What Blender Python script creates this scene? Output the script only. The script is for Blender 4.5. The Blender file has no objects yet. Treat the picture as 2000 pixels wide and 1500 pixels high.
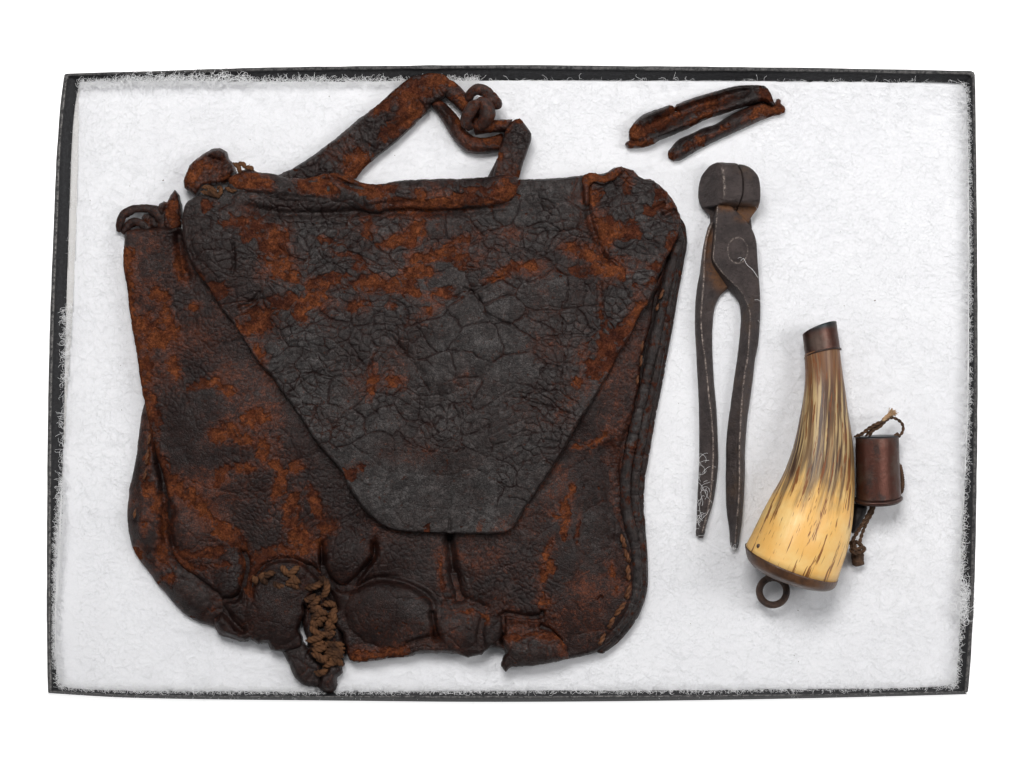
import bpy, math
import numpy as np
from mathutils import Vector

# ------------------------------------------------------------------ scale, camera, light
S = 0.00025            # metres per photograph pixel at the level of the padding
H = 4000.0             # camera height above the padding, in the same pixels
scene = bpy.context.scene
COL = scene.collection

cam_d = bpy.data.cameras.new("camera")
cam = bpy.data.objects.new("camera", cam_d)
COL.objects.link(cam)
cam.location = (0, 0, H * S)
cam_d.sensor_width = 36.0
cam_d.lens = 36.0 * H / 2000.0
cam_d.clip_start = 0.01
cam_d.clip_end = 50
scene.camera = cam

world = bpy.data.worlds.new("World")
scene.world = world
world.use_nodes = True
bg = world.node_tree.nodes["Background"]
bg.inputs[0].default_value = (0.97, 0.98, 1.0, 1)
bg.inputs[1].default_value = 0.15

def area_light(name, loc, target, size, power, col):
    d = bpy.data.lights.new(name, 'AREA')
    d.shape = 'RECTANGLE'
    d.size, d.size_y = size
    d.energy = power
    d.color = col
    o = bpy.data.objects.new(name, d)
    COL.objects.link(o)
    o.location = loc
    o.rotation_euler = (Vector(target) - Vector(loc)).to_track_quat('-Z', 'Y').to_euler()
    return o
area_light("softbox_key", (-0.10, 0.55, 1.10), (0, 0, 0), (0.50, 0.35), 10.6, (1.0, 0.985, 0.97))
area_light("softbox_fill", (0.85, 0.12, 0.85), (0.10, 0, 0), (0.35, 0.6), 5.1, (1.0, 0.99, 0.98))
area_light("softbox_left", (-0.85, -0.05, 0.85), (-0.05, 0, 0), (0.35, 0.6), 1.2, (1.0, 0.99, 0.98))

scene.view_settings.view_transform = 'Standard'
scene.view_settings.look = 'None'
scene.view_settings.exposure = 0.0
scene.view_settings.gamma = 1.0

# ------------------------------------------------------------------ small maths
RNG = np.random.default_rng(7)
_LAT = RNG.random((256, 256))
def vnoise(x, y):
    xi = np.floor(x).astype(np.int64); yi = np.floor(y).astype(np.int64)
    fx = x - xi; fy = y - yi
    fx = fx * fx * (3 - 2 * fx); fy = fy * fy * (3 - 2 * fy)
    a = _LAT[xi & 255, yi & 255]; b = _LAT[(xi + 1) & 255, yi & 255]
    c = _LAT[xi & 255, (yi + 1) & 255]; d = _LAT[(xi + 1) & 255, (yi + 1) & 255]
    return ((a * (1 - fx) + b * fx) * (1 - fy) + (c * (1 - fx) + d * fx) * fy) * 2 - 1
def fbm(x, y, sc, octv=4, seed=0.0, gain=0.5):
    v = 0; a = 1.0; f = 1.0 / sc; n = 0
    for i in range(octv):
        ca, sa = math.cos(0.7 * i), math.sin(0.7 * i)
        u = (x * ca - y * sa) * f + seed * 17.3 + i * 31.7
        w = (x * sa + y * ca) * f + seed * 9.1 + i * 11.3
        v = v + a * vnoise(u, w); n += a
        a *= gain; f *= 2.03
    return v / n
def sstep(a, b, x):
    t = np.clip((x - a) / (b - a), 0, 1)
    return t * t * (3 - 2 * t)
def catmull(P, closed=False, step=6.0):
    P = np.asarray(P, float); n = len(P); out = []
    rng = range(n if closed else n - 1)
    for i in rng:
        if closed:
            p0, p1, p2, p3 = P[(i - 1) % n], P[i], P[(i + 1) % n], P[(i + 2) % n]
        else:
            p1, p2 = P[i], P[i + 1]
            p0 = P[i - 1] if i > 0 else 2 * p1 - p2
            p3 = P[i + 2] if i + 2 < n else 2 * p2 - p1
        L = np.linalg.norm((p2 - p1)[:2]); k = max(1, int(L / step))
        t01 = max(np.linalg.norm(p1 - p0), 1e-6) ** .5; t12 = max(np.linalg.norm(p2 - p1), 1e-6) ** .5; t23 = max(np.linalg.norm(p3 - p2), 1e-6) ** .5
        m1 = (p2 - p1) + t12 * ((p1 - p0) / t01 - (p2 - p0) / (t01 + t12))
        m2 = (p2 - p1) + t12 * ((p3 - p2) / t23 - (p3 - p1) / (t12 + t23))
        for j in range(k):
            t = j / k
            out.append((2 * t**3 - 3 * t**2 + 1) * p1 + (t**3 - 2 * t**2 + t) * m1 + (-2 * t**3 + 3 * t**2) * p2 + (t**3 - t**2) * m2)
    if not closed: out.append(P[-1])
    return np.array(out)
def seg_dist(x, y, pts, closed):
    """distance to a polyline, closest point, side (+ = left of travel in image space), param 0..1"""
    A = pts if closed else pts[:-1]
    B = np.roll(pts, -1, 0) if closed else pts[1:]
    best = np.full(x.shape, 1e18); cx = np.zeros_like(x); cy = np.zeros_like(x); side = np.zeros_like(x); par = np.zeros_like(x)
    L = np.r_[0, np.cumsum(np.hypot(*(B - A).T))]
    for k in range(len(A)):
        ax, ay = A[k]; dx, dy = B[k] - A[k]; q = dx * dx + dy * dy + 1e-12
        t = ((x - ax) * dx + (y - ay) * dy) / q
        np.clip(t, 0, 1, out=t)
        px = ax + t * dx; py = ay + t * dy
        d = (x - px)**2 + (y - py)**2
        m = d < best
        best[m] = d[m]; cx[m] = px[m]; cy[m] = py[m]
        side[m] = (dx * (y - ay) - dy * (x - ax))[m]
        par[m] = ((L[k] + t * math.sqrt(q)) / L[-1])[m]
    return np.sqrt(best), cx, cy, side, par
def inside_poly(x, y, pts):
    ins = np.zeros(x.shape, bool); n = len(pts)
    for i in range(n):
        x1, y1 = pts[i]; x2, y2 = pts[(i + 1) % n]
        if y1 == y2: continue
        c = ((y1 > y) != (y2 > y)) & (x < (x2 - x1) * (y - y1) / (y2 - y1) + x1)
        ins ^= c
    return ins
def voronoi(x, y, size, seed=0):
    """id-random, distance to cell border, seed position"""
    u = x / size; v = y / size
    iu = np.floor(u).astype(np.int64); iv = np.floor(v).astype(np.int64)
    rs = np.random.default_rng(100 + seed)
    JX = rs.random((256, 256)); JY = rs.random((256, 256)); RR = rs.random((256, 256))
    best = np.full(x.shape, 1e9); sx = np.zeros_like(u); sy = np.zeros_like(u); rid = np.zeros_like(u)
    nb = [(i, j) for i in (-2, -1, 0, 1, 2) for j in (-2, -1, 0, 1, 2) if abs(i) + abs(j) < 4]
    for i, j in nb[:]:
        if max(abs(i), abs(j)) > 1: continue
        a = (iu + i) & 255; b = (iv + j) & 255
        px = iu + i + JX[a, b]; py = iv + j + JY[a, b]
        d = (px - u)**2 + (py - v)**2
        m = d < best
        best[m] = d[m]; sx[m] = px[m]; sy[m] = py[m]; rid[m] = RR[a, b][m]
    ed = np.full(x.shape, 1e9)
    for i, j in nb:
        a = (iu + i) & 255; b = (iv + j) & 255
        px = iu + i + JX[a, b]; py = iv + j + JY[a, b]
        ddx = px - sx; ddy = py - sy; L = np.hypot(ddx, ddy)
        ok = L > 1e-6
        e = ((px + sx) / 2 - u) * ddx + ((py + sy) / 2 - v) * ddy
        e = np.where(ok, e / np.where(ok, L, 1), 1e9)
        ed = np.minimum(ed, e)
    return rid, ed * size, sx * size, sy * size

# ------------------------------------------------------------------ objects
def to_world(px, py, z):
    """apparent photograph pixel and height (pixels) -> metres"""
    k = (H - z) / H
    return (px - 1000.0) * k * S, (750.0 - py) * k * S, z * S
def thing(name, label, cat, px, py, z=0.0, group=None):
    o = bpy.data.objects.new(name, None); COL.objects.link(o)
    o.empty_display_size = 0.01
    o.location = to_world(px, py, z)
    o['label'] = label; o['category'] = cat
    if group: o['group'] = group
    return o
def link_mesh(name, me, mat, parent=None, label=None):
    o = bpy.data.objects.new(name, me); COL.objects.link(o)
    if mat: me.materials.append(mat)
    if parent is not None:
        top = parent
        off = Vector((0, 0, 0))
        while top is not None:
            off += Vector(top.location); top = top.parent
        me.transform(__import__('mathutils').Matrix.Translation(-off))
        o.parent = parent
    if label: o['label'] = label
    return o
def mesh_np(name, V, F4, F3=None, attrs=None, smooth=True):
    me = bpy.data.meshes.new(name)
    V = np.asarray(V, np.float32)
    F4 = np.asarray(F4, np.int32).reshape(-1, 4)
    F3 = np.zeros((0, 3), np.int32) if F3 is None else np.asarray(F3, np.int32).reshape(-1, 3)
    me.vertices.add(len(V)); me.vertices.foreach_set('co', V.ravel())
    nl = F4.size + F3.size
    me.loops.add(nl); me.loops.foreach_set('vertex_index', np.r_[F4.ravel(), F3.ravel()].astype(np.int32))
    st = np.r_[np.arange(len(F4)) * 4, F4.size + np.arange(len(F3)) * 3].astype(np.int32)
    me.polygons.add(len(st)); me.polygons.foreach_set('loop_start', st)
    me.update(calc_edges=True)
    me.validate()
    me.polygons.foreach_set('use_smooth', np.full(len(me.polygons), smooth))
    for k, v in (attrs or {}).items():
        a = me.attributes.new(k, 'FLOAT', 'POINT'); a.data.foreach_set('value', np.asarray(v, np.float32))
    return me

def sheet(name, parent, mat, poly, hfun, step=2.0, z_bot=-6.0, rough=1.0, rsc=14, cull=None, smooth_poly=True, label=None, side_drop=None, seed=0):
    """A solid cut from a height field. hfun(x, y, d) -> z, attrs ; d = depth inside the outline."""
    P = catmull(poly, True, 7.0) if smooth_poly else np.asarray(poly, float)
    x0, y0 = P.min(0) - 2 * step - rough; x1, y1 = P.max(0) + 2 * step + rough
    nx = int((x1 - x0) / step) + 2; ny = int((y1 - y0) / step) + 2
    X, Y = np.meshgrid(x0 + np.arange(nx) * step, y0 + np.arange(ny) * step)
    x = X.ravel(); y = Y.ravel()
    d, cx, cy, _, _ = seg_dist(x, y, P, True)
    ins = inside_poly(x, y, P)
    sd = np.where(ins, -d, d)
    gx = (x - cx) / np.maximum(d, 1e-6) * np.where(ins, -1, 1); gy = (y - cy) / np.maximum(d, 1e-6) * np.where(ins, -1, 1)
    if rough > 0:
        sd = sd + rough * (fbm(x, y, rsc, 3, 5.5 + seed) * 1.2 + 0.5 * fbm(x, y, rsc / 4, 2, 1.5 + seed)) * np.exp(-np.abs(sd) / (6 * rough + 4))
    inm = sd < 0
    keepv = inm.copy()
    if cull is not None:
        Pc = catmull(cull, True, 10)
        dc, *_ = seg_dist(x, y, Pc, True)
        keepc = ~(inside_poly(x, y, Pc) & (dc > 14))
    else: keepc = np.ones_like(inm)
    g = inm.reshape(ny, nx); kc = keepc.reshape(ny, nx)
    cell = (g[:-1, :-1] | g[1:, :-1] | g[:-1, 1:] | g[1:, 1:]) & (kc[:-1, :-1] & kc[1:, :-1] & kc[:-1, 1:] & kc[1:, 1:])
    idx = np.arange(nx * ny).reshape(ny, nx)
    r, c = np.nonzero(cell)
    q = np.stack([idx[r, c], idx[r + 1, c], idx[r + 1, c + 1], idx[r, c + 1]], 1)
    used = np.unique(q); remap = -np.ones(nx * ny, np.int64); remap[used] = np.arange(len(used)); q = remap[q]
    x = x[used]; y = y[used]; sd = sd[used]; gx = gx[used]; gy = gy[used]
    out = sd > 0
    x = np.where(out, x - gx * sd, x); y = np.where(out, y - gy * sd, y)
    depth = np.maximum(-sd, 0)
    z, attrs = hfun(x, y, depth)
    z = np.maximum(z, z_bot + 1.5)
    # boundary edges -> skirt
    e = np.concatenate([q[:, [0, 1]], q[:, [1, 2]], q[:, [2, 3]], q[:, [3, 0]]])
    key = np.sort(e, 1); kk = key[:, 0] * (len(used) + 1) + key[:, 1]
    _, inv, cnt = np.unique(kk, return_inverse=True, return_counts=True)
    be = e[cnt[inv] == 1]
    bv = np.unique(be); bm = -np.ones(len(used), np.int64)
    bm[bv] = np.arange(len(bv))
    wx, wy, wz = to_world(x, y, z)
    V = np.stack([wx, wy, wz], 1); n0 = len(V)
    Vm = V[bv].copy(); Vb = V[bv].copy()
    Vm[:, 2] = (z[bv] * 0.45 + z_bot * 0.55) * S
    Vb[:, 2] = z_bot * S
    Vb[:, 0] -= gx[bv] * 1.5 * S; Vb[:, 1] += gy[bv] * 1.5 * S
    V = np.concatenate([V, Vm, Vb]); nb = len(bv)
    a = be[:, 0]; b = be[:, 1]
    f1 = np.stack([b, a, n0 + bm[a], n0 + bm[b]], 1); f2 = np.stack([n0 + bm[b], n0 + bm[a], n0 + nb + bm[a], n0 + nb + bm[b]], 1)
    F = np.concatenate([q, f1, f2])
    at = {k: np.r_[v, v[bv], v[bv]] for k, v in attrs.items()}
    me = mesh_np(name, V, F, None, at)
    return link_mesh(name, me, mat, parent, label)

def tube_geo(P, R, segs=10, noise=0.0, flat=1.0, cap=True, seed=0, closed=False):
    """P (n,3) in photograph pixels (x, y, z), R (n,) radii -> verts in metres, quads"""
    P = np.asarray(P, float); n = len(P); R = np.asarray(R, float) * np.ones(n)
    Q = np.stack(to_world(P[:, 0], P[:, 1], P[:, 2]), 1)
    if closed: T = np.roll(Q, -1, 0) - np.roll(Q, 1, 0)
    else: T = np.gradient(Q, axis=0)
    T /= np.linalg.norm(T, axis=1)[:, None] + 1e-12
    up = np.array([0, 0, 1.0])
    N = np.cross(T, up); nn = np.linalg.norm(N, axis=1)[:, None]
    N = np.where(nn > 1e-3, N / np.maximum(nn, 1e-9), np.array([1.0, 0, 0]))
    B = np.cross(N, T)
    th = np.linspace(0, 2 * np.pi, segs, endpoint=False)
    rr = np.ones((n, segs))
    if noise:
        rr += noise * np.array([[float(fbm(np.array([i * 1.0 + seed * 50]), np.array([j * 2.1]), 3.0, 2)[0]) for j in range(segs)] for i in range(n)])
    V = Q[:, None, :] + (R * S)[:, None, None] * rr[:, :, None] * (np.cos(th)[None, :, None] * N[:, None, :] + flat * np.sin(th)[None, :, None] * B[:, None, :])
    V = V.reshape(-1, 3); F = []
    m = n if closed else n - 1
    i = np.arange(m)[:, None]; j = np.arange(segs)[None, :]
    i2 = (i + 1) % n; j2 = (j + 1) % segs
    F = np.stack([i * segs + j, i * segs + j2, i2 * segs + j2, i2 * segs + j], -1).reshape(-1, 4)
    T3 = []
    if cap and not closed:
        c0 = len(V); V = np.concatenate([V, Q[:1] - T[:1] * R[0] * S * .4, Q[-1:] + T[-1:] * R[-1] * S * .4])
        for k in range(segs):
            T3 += [(c0, (k + 1) % segs, k), (c0 + 1, (n - 1) * segs + k, (n - 1) * segs + (k + 1) % segs)]
    return V, F, np.array(T3, int).reshape(-1, 3)
def join_geo(parts):
    V = []; F = []; T = []; o = 0
    for v, f, t in parts:
        V.append(v); F.append(f + o); T.append(t + o); o += len(v)
    return np.concatenate(V), np.concatenate(F), np.concatenate(T)
def tube(name, parent, mat, pts, r, segs=12, noise=0.0, flat=1.0, step=3.0, seed=0, attrs=None, closed=False, label=None):
    pts = np.asarray(pts, float)
    rr = np.asarray(r, float) * np.ones(len(pts))
    C = catmull(np.c_[pts, rr], closed, step)
    V, F, T = tube_geo(C[:, :3], C[:, 3], segs, noise, flat, True, seed, closed)
    at = {k: np.full(len(V), v) for k, v in (attrs or {}).items()}
    return link_mesh(name, mesh_np(name, V, F, T, at), mat, parent, label)
def rope_geo(pts, r, plies=3, pitch=22.0, step=2.0, segs=6):
    """twisted cord: `plies` helical strands round the path"""
    C = catmull(np.asarray(pts, float), False, step)
    d = np.r_[0, np.cumsum(np.linalg.norm(np.diff(C, axis=0), axis=1))]
    T = np.gradient(C, axis=0); T /= np.linalg.norm(T, axis=1)[:, None] + 1e-9
    N = np.cross(T, [0, 0, 1.0]); N /= np.linalg.norm(N, axis=1)[:, None] + 1e-9
    B = np.cross(N, T); out = []
    taper = np.clip(np.minimum(d, d[-1] - d) / (r * 1.2), 0.35, 1)
    for k in range(plies):
        a = 2 * np.pi * (d / pitch + k / plies)
        q = C + (r * 0.5 * taper)[:, None] * (np.cos(a)[:, None] * N + np.sin(a)[:, None] * B)
        out.append(tube_geo(q, r * 0.58 * taper, segs))
    return join_geo(out)
def rope(name, parent, mat, pts, r, label=None, **kw):
    V, F, T = rope_geo(pts, r, **kw)
    return link_mesh(name, mesh_np(name, V, F, T), mat, parent, label)

# ------------------------------------------------------------------ materials
class NT:
    def __init__(s, name):
        s.m = bpy.data.materials.new(name); s.m.use_nodes = True
        s.t = s.m.node_tree; s.t.nodes.clear()
        s.out = s.t.nodes.new('ShaderNodeOutputMaterial')
        s.b = s.t.nodes.new('ShaderNodeBsdfPrincipled')
        s.t.links.new(s.b.outputs[0], s.out.inputs[0])
        tc = s.t.nodes.new('ShaderNodeTexCoord'); mp = s.t.nodes.new('ShaderNodeVectorMath'); mp.operation = 'SCALE'
        mp.inputs[3].default_value = 1.0 / (S * 100)          # unit = 100 photograph pixels
        s.t.links.new(tc.outputs['Object'], mp.inputs[0]); s.co = mp.outputs[0]
    def set(s, sock, v):
        if isinstance(v, bpy.types.NodeSocket): s.t.links.new(v, sock)
        elif isinstance(v, tuple) and len(v) == 3 and sock.type == 'RGBA': sock.default_value = (*v, 1)
        else: sock.default_value = v
    def attr(s, n):
        a = s.t.nodes.new('ShaderNodeAttribute'); a.attribute_name = n; return a.outputs['Fac']
    def math(s, op, a, b=0.0, clamp=False):
        n = s.t.nodes.new('ShaderNodeMath'); n.operation = op; n.use_clamp = clamp
        s.set(n.inputs[0], a); s.set(n.inputs[1], b); return n.outputs[0]
    def noise(s, scale, detail=3, rough=0.6, vec=None, dist=0.0):
        n = s.t.nodes.new('ShaderNodeTexNoise'); n.inputs['Scale'].default_value = scale; n.inputs['Detail'].default_value = detail
        n.inputs['Roughness'].default_value = rough; n.inputs['Distortion'].default_value = dist
        s.t.links.new(vec or s.co, n.inputs['Vector']); return n.outputs['Fac']
    def voro(s, scale, feature='DISTANCE_TO_EDGE', vec=None, out='Distance'):
        n = s.t.nodes.new('ShaderNodeTexVoronoi'); n.feature = feature; n.inputs['Scale'].default_value = scale
        s.t.links.new(vec or s.co, n.inputs['Vector']); return n.outputs[out]
    def ramp(s, v, a, b, lo=0.0, hi=1.0):
        n = s.t.nodes.new('ShaderNodeMapRange'); n.interpolation_type = 'SMOOTHSTEP'
        s.set(n.inputs[0], v); n.inputs[1].default_value = a; n.inputs[2].default_value = b; n.inputs[3].default_value = lo; n.inputs[4].default_value = hi
        return n.outputs[0]
    def mix(s, f, a, b):
        n = s.t.nodes.new('ShaderNodeMix'); n.data_type = 'RGBA'
        s.set(n.inputs[0], f); s.set(n.inputs[6], a); s.set(n.inputs[7], b); return n.outputs[2]
    def warp(s, scale, amt):
        n = s.t.nodes.new('ShaderNodeTexNoise'); n.inputs['Scale'].default_value = scale; n.inputs['Detail'].default_value = 2
        s.t.links.new(s.co, n.inputs['Vector'])
        a = s.t.nodes.new('ShaderNodeVectorMath'); a.operation = 'MULTIPLY_ADD'
        s.t.links.new(n.outputs['Color'], a.inputs[0]); a.inputs[1].default_value = (amt,) * 3; s.t.links.new(s.co, a.inputs[2])
        return a.outputs[0]
    def stretch(s, vec, sc):
        a = s.t.nodes.new('ShaderNodeVectorMath'); a.operation = 'MULTIPLY'
        s.t.links.new(vec, a.inputs[0]); a.inputs[1].default_value = sc; return a.outputs[0]
    def comb(s, x, y, z=0.0):
        n = s.t.nodes.new('ShaderNodeCombineXYZ'); s.set(n.inputs[0], x); s.set(n.inputs[1], y); s.set(n.inputs[2], z); return n.outputs[0]
    def bump(s, h, dist_px, strength=1.0):
        n = s.t.nodes.new('ShaderNodeBump'); n.inputs['Distance'].default_value = dist_px * S; n.inputs['Strength'].default_value = strength
        s.t.links.new(h, n.inputs['Height']); s.t.links.new(n.outputs[0], s.b.inputs['Normal'])
    def base(s, c): s.set(s.b.inputs['Base Color'], c)
    def rough(s, v): s.set(s.b.inputs['Roughness'], v)
    def metal(s, v): s.set(s.b.inputs['Metallic'], v)

def leather_mat():
    n = NT("old_cracked_leather")
    bare, crack, tone, rusty = n.attr('bare'), n.attr('crack'), n.attr('tone'), n.attr('rusty')
    fine = n.noise(24, 4, 0.75); med = n.noise(5, 5, 0.7); mot = n.noise(1.6, 4, 0.6)
    w = n.warp(7, 0.12)
    v1 = n.voro(11, vec=w); v2 = n.voro(24, vec=w)
    crk = n.ramp(v1, 0.0, 0.09, 1.0, 0.0)
    crk2 = n.ramp(v2, 0.0, 0.10, 1.0, 0.0)
    plate = n.mix(tone, (0.0120, 0.0047, 0.0037), (0.0290, 0.0262, 0.0258))
    plate = n.mix(n.ramp(med, 0.44, 0.62), plate, n.mix(tone, (0.0190, 0.0088, 0.0070), (0.0580, 0.0530, 0.0520)))
    plate = n.mix(n.ramp(n.noise(12, 4, .7), 0.46, 0.66, 0, .6), plate, (0.0070, 0.0045, 0.0042))
    red = n.math('MULTIPLY', n.ramp(rusty, .15, .85), n.ramp(n.noise(6, 5, .8), 0.42, 0.60, 0.15, .95))
    plate = n.mix(red, plate, n.mix(n.ramp(fine, .4, .65), (0.0240, 0.0082, 0.0058), (0.062, 0.0190, 0.0098)))
    sued = n.mix(n.ramp(med, 0.34, 0.66), (0.028, 0.0095, 0.0068), (0.066, 0.0215, 0.0112))
    sued = n.mix(n.math('MULTIPLY', n.ramp(rusty, .60, 1.0), n.ramp(med, .35, .6, .15, 1)), sued, (0.120, 0.0370, 0.0145))
    sued = n.mix(n.ramp(fine, 0.52, 0.74, 0, .4), sued, (0.150, 0.0530, 0.0230))
    sued = n.mix(n.ramp(n.noise(13, 5, 0.85), 0.46, 0.68, 0, .75), sued, (0.030, 0.0110, 0.0075))
    sued = n.mix(n.ramp(n.noise(2.6, 4, 0.7), 0.50, 0.70, 0, .6), sued, (0.062, 0.0170, 0.0085))
    # rust worn through the grain in small flecks
    fl = n.ramp(n.math('ADD', n.noise(8, 6, 0.85), n.math('MULTIPLY', rusty, 0.22)), 0.62, 0.72, 0, .8)
    plate = n.mix(fl, plate, n.mix(mot, (0.060, 0.0165, 0.0085), (0.120, 0.033, 0.0125)))
    plate = n.mix(n.math('MULTIPLY', crk, n.ramp(mot, 0.35, 0.65, 0.25, 0.85)), plate, n.mix(rusty, (0.0090, 0.0050, 0.0045), (0.040, 0.0125, 0.0075)))
    plate = n.mix(n.math('MULTIPLY', crk2, 0.4), plate, (0.0120, 0.0065, 0.0058))
    plate = n.mix(n.ramp(n.noise(50, 2, 0.5), 0.74, 0.80, 0, .6), plate, (0.22, 0.19, 0.16))
    w2 = n.warp(14, 0.07)
    sep = n.t.nodes.new('ShaderNodeSeparateColor'); n.t.links.new(n.voro(10, 'F1', w2, 'Color'), sep.inputs[0])
    sep2 = n.t.nodes.new('ShaderNodeSeparateColor'); n.t.links.new(n.voro(20, 'F1', w2, 'Color'), sep2.inputs[0])
    bm = n.math('ADD', bare, n.math('MULTIPLY', n.math('SUBTRACT', sep.outputs[0], 0.56), 0.75))
    bm = n.math('ADD', bm, n.math('MULTIPLY', n.math('SUBTRACT', sep2.outputs[0], 0.52), 0.45))
    bm = n.ramp(n.math('ADD', bm, n.math('MULTIPLY', n.math('SUBTRACT', n.noise(12, 6, 0.85), 0.5), 1.3)), 0.30, 0.80)
    c = n.mix(bm, plate, sued)
    c = n.mix(n.ramp(crack, .22, .9, 0, .96), c, n.mix(n.ramp(n.math('ADD', mot, n.math('MULTIPLY', rusty, .3)), .48, .85), (0.0085, 0.0030, 0.0026), (0.045, 0.0140, 0.0075)))
    gr = n.math('MULTIPLY', n.ramp(n.noise(30, 3, 0.8), 0.32, 0.68, 0.62, 1.55), n.ramp(n.noise(9, 5, 0.75), 0.33, 0.67, 0.66, 1.38))
    sc_ = n.t.nodes.new('ShaderNodeVectorMath'); sc_.operation = 'SCALE'; n.t.links.new(c, sc_.inputs[0]); n.t.links.new(gr, sc_.inputs[3]); c = sc_.outputs[0]
    n.base(c)
    n.rough(n.mix(bm, (0.40,) * 3, (0.95,) * 3))
    n.t.links.new(n.ramp(bm, 0, 1, 0.22, 0.02), n.b.inputs['Specular IOR Level'])
    h = n.math('ADD', n.math('MULTIPLY', n.ramp(v1, 0.0, 0.13), 0.22), n.math('MULTIPLY', n.ramp(v2, 0.0, 0.14), 0.2))
    h = n.math('ADD', n.math('MULTIPLY', h, n.ramp(bm, 0, 1, 1.0, 0.15)), n.math('ADD', n.math('MULTIPLY', fine, 0.5), n.math('MULTIPLY', n.noise(9, 3, .6), .25)))
    n.bump(h, 2.4, 0.6)
    return n.m
def simple_mat(name, c1, c2, rough=0.6, metal=0.0, scale=4, bump=0.6, spec=0.5, fine=25, c3=None, t3=(0.6, 0.7)):
    n = NT(name)
    c = n.mix(n.ramp(n.noise(scale, 5, 0.65), 0.35, 0.65), c1, c2)
    if c3: c = n.mix(n.ramp(n.noise(scale * 0.6, 6, 0.7), *t3), c, c3)
    n.base(c); n.rough(rough); n.metal(metal); n.b.inputs['Specular IOR Level'].default_value = spec
    if bump: n.bump(n.noise(fine, 4, 0.7), bump)
    return n.m
def iron_mat():
    n = NT("dark_forged_iron")
    c = n.mix(n.ramp(n.noise(3, 5, 0.7), 0.35, 0.65), (0.042, 0.032, 0.031), (0.078, 0.060, 0.057))
    c = n.mix(n.ramp(n.noise(14, 5, 0.8), 0.52, 0.66, 0, .7), c, (0.026, 0.019, 0.019))
    c = n.mix(n.ramp(n.noise(1.3, 5, 0.7), 0.55, 0.72, 0, .6), c, (0.105, 0.065, 0.042))
    c = n.mix(n.ramp(n.noise(45, 3, 0.6), 0.62, 0.75, 0, .5), c, (0.17, 0.14, 0.12))
    rust = n.attr('rust')
    c = n.mix(n.math('MULTIPLY', rust, n.ramp(n.noise(6, 4, .7), .25, .6)), c, (0.16, 0.070, 0.028))
    wear = n.math('MULTIPLY', n.attr('wear'), n.ramp(n.noise(16, 6, 0.9), 0.46, 0.58))
    c = n.mix(wear, c, (0.62, 0.52, 0.46))
    n.base(c); n.metal(n.ramp(wear, 0, 1, 0.35, 0.6)); n.rough(n.mix(n.noise(8, 3), (0.42,) * 3, (0.62,) * 3))
    n.bump(n.math('ADD', n.noise(18, 5, 0.75), n.math('MULTIPLY', n.noise(5, 4), 1.2)), 5.0, 0.8)
    return n.m
def horn_mat():
    n = NT("polished_cow_horn")
    u, v = n.attr('hu'), n.attr('hv')
    vv = n.math('ADD', v, n.math('MULTIPLY', n.math('SUBTRACT', n.noise(2.2, 3), 0.5), 0.12))
    v2 = n.comb(n.math('ADD', n.math('MULTIPLY', u, 1.0), n.math('MULTIPLY', v, .04)), v)
    st = n.noise(1.0, 4, 0.65, n.stretch(v2, (12.0, 1.5, 1)), 0.25)
    st2 = n.noise(1.0, 4, 0.7, n.stretch(v2, (44.0, 2.6, 1)), 0.2)
    cr = n.noise(1.0, 3, 0.7, n.stretch(v2, (30.0, 5.5, 1)), 0.15)
    yellow = n.mix(n.ramp(n.noise(1.8, 3), 0.35, 0.7), (0.84, 0.475, 0.135), (0.87, 0.59, 0.23))
    tan = n.mix(n.ramp(st, 0.44, 0.66), (0.070, 0.035, 0.021), (0.33, 0.205, 0.095))
    tan = n.mix(n.ramp(st2, 0.50, 0.64, 0, .75), tan, (0.10, 0.045, 0.022))
    tan = n.mix(n.ramp(n.noise(1.0, 3, .6, n.stretch(v2, (26.0, 1.8, 1))), 0.49, 0.60, 0, .75), tan, (0.62, 0.45, 0.22))
    top = n.mix(n.ramp(st2, .4, .65), (0.215, 0.100, 0.046), (0.125, 0.055, 0.028))
    body = n.mix(n.ramp(vv, 0.08, 0.26, .85, 0.0), tan, top)
    edge = n.math('ADD', vv, n.math('MULTIPLY', n.math('SUBTRACT', st, 0.5), 0.75))
    dark = n.ramp(edge, 0.50, 0.60, 0, 1); dark2 = n.ramp(edge, 0.60, 0.69, 1, 0)
    lean = n.ramp(u, -0.1, 0.25, 1.0, 0.15)
    body = n.mix(n.math('MULTIPLY', n.math('MULTIPLY', dark, dark2), n.math('MULTIPLY', lean, .85)), body, (0.135, 0.090, 0.060))
    c = n.mix(n.ramp(edge, 0.53, 0.80), body, yellow)
    c = n.mix(n.ramp(n.math('ADD', cr, n.math('MULTIPLY', n.math('SUBTRACT', st2, 0.5), .35)), 0.565, 0.615, 0, .9), c, (0.20, 0.065, 0.018))
    c = n.mix(n.ramp(u, 0.40, 0.52, 0, .8), c, (0.155, 0.075, 0.04))
    n.base(c); n.rough(n.ramp(st2, .3, .7, 0.30, .45)); n.b.inputs['Specular IOR Level'].default_value = 0.30
    n.b.inputs['Subsurface Weight'].default_value = 0.0
    n.bump(n.math('ADD', cr, st2), 1.2, 0.5)
    return n.m
def copper_mat():
    n = NT("browned_copper")
    c = n.mix(n.ramp(n.noise(1.6, 5, 0.65), 0.4, 0.62), (0.085, 0.034, 0.025), (0.100, 0.068, 0.056))
    c = n.mix(n.ramp(n.noise(2.4, 6, 0.75), 0.53, 0.66, 0, .85), c, (0.040, 0.030, 0.028))
    c = n.mix(n.attr('dark'), c, (0.03, 0.038, 0.042))
    n.base(c); n.metal(0.82); n.rough(n.mix(n.noise(5, 4), (0.33,) * 3, (0.5,) * 3))
    n.bump(n.noise(12, 4, 0.7), 1.2, 0.5)
    return n.m
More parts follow.
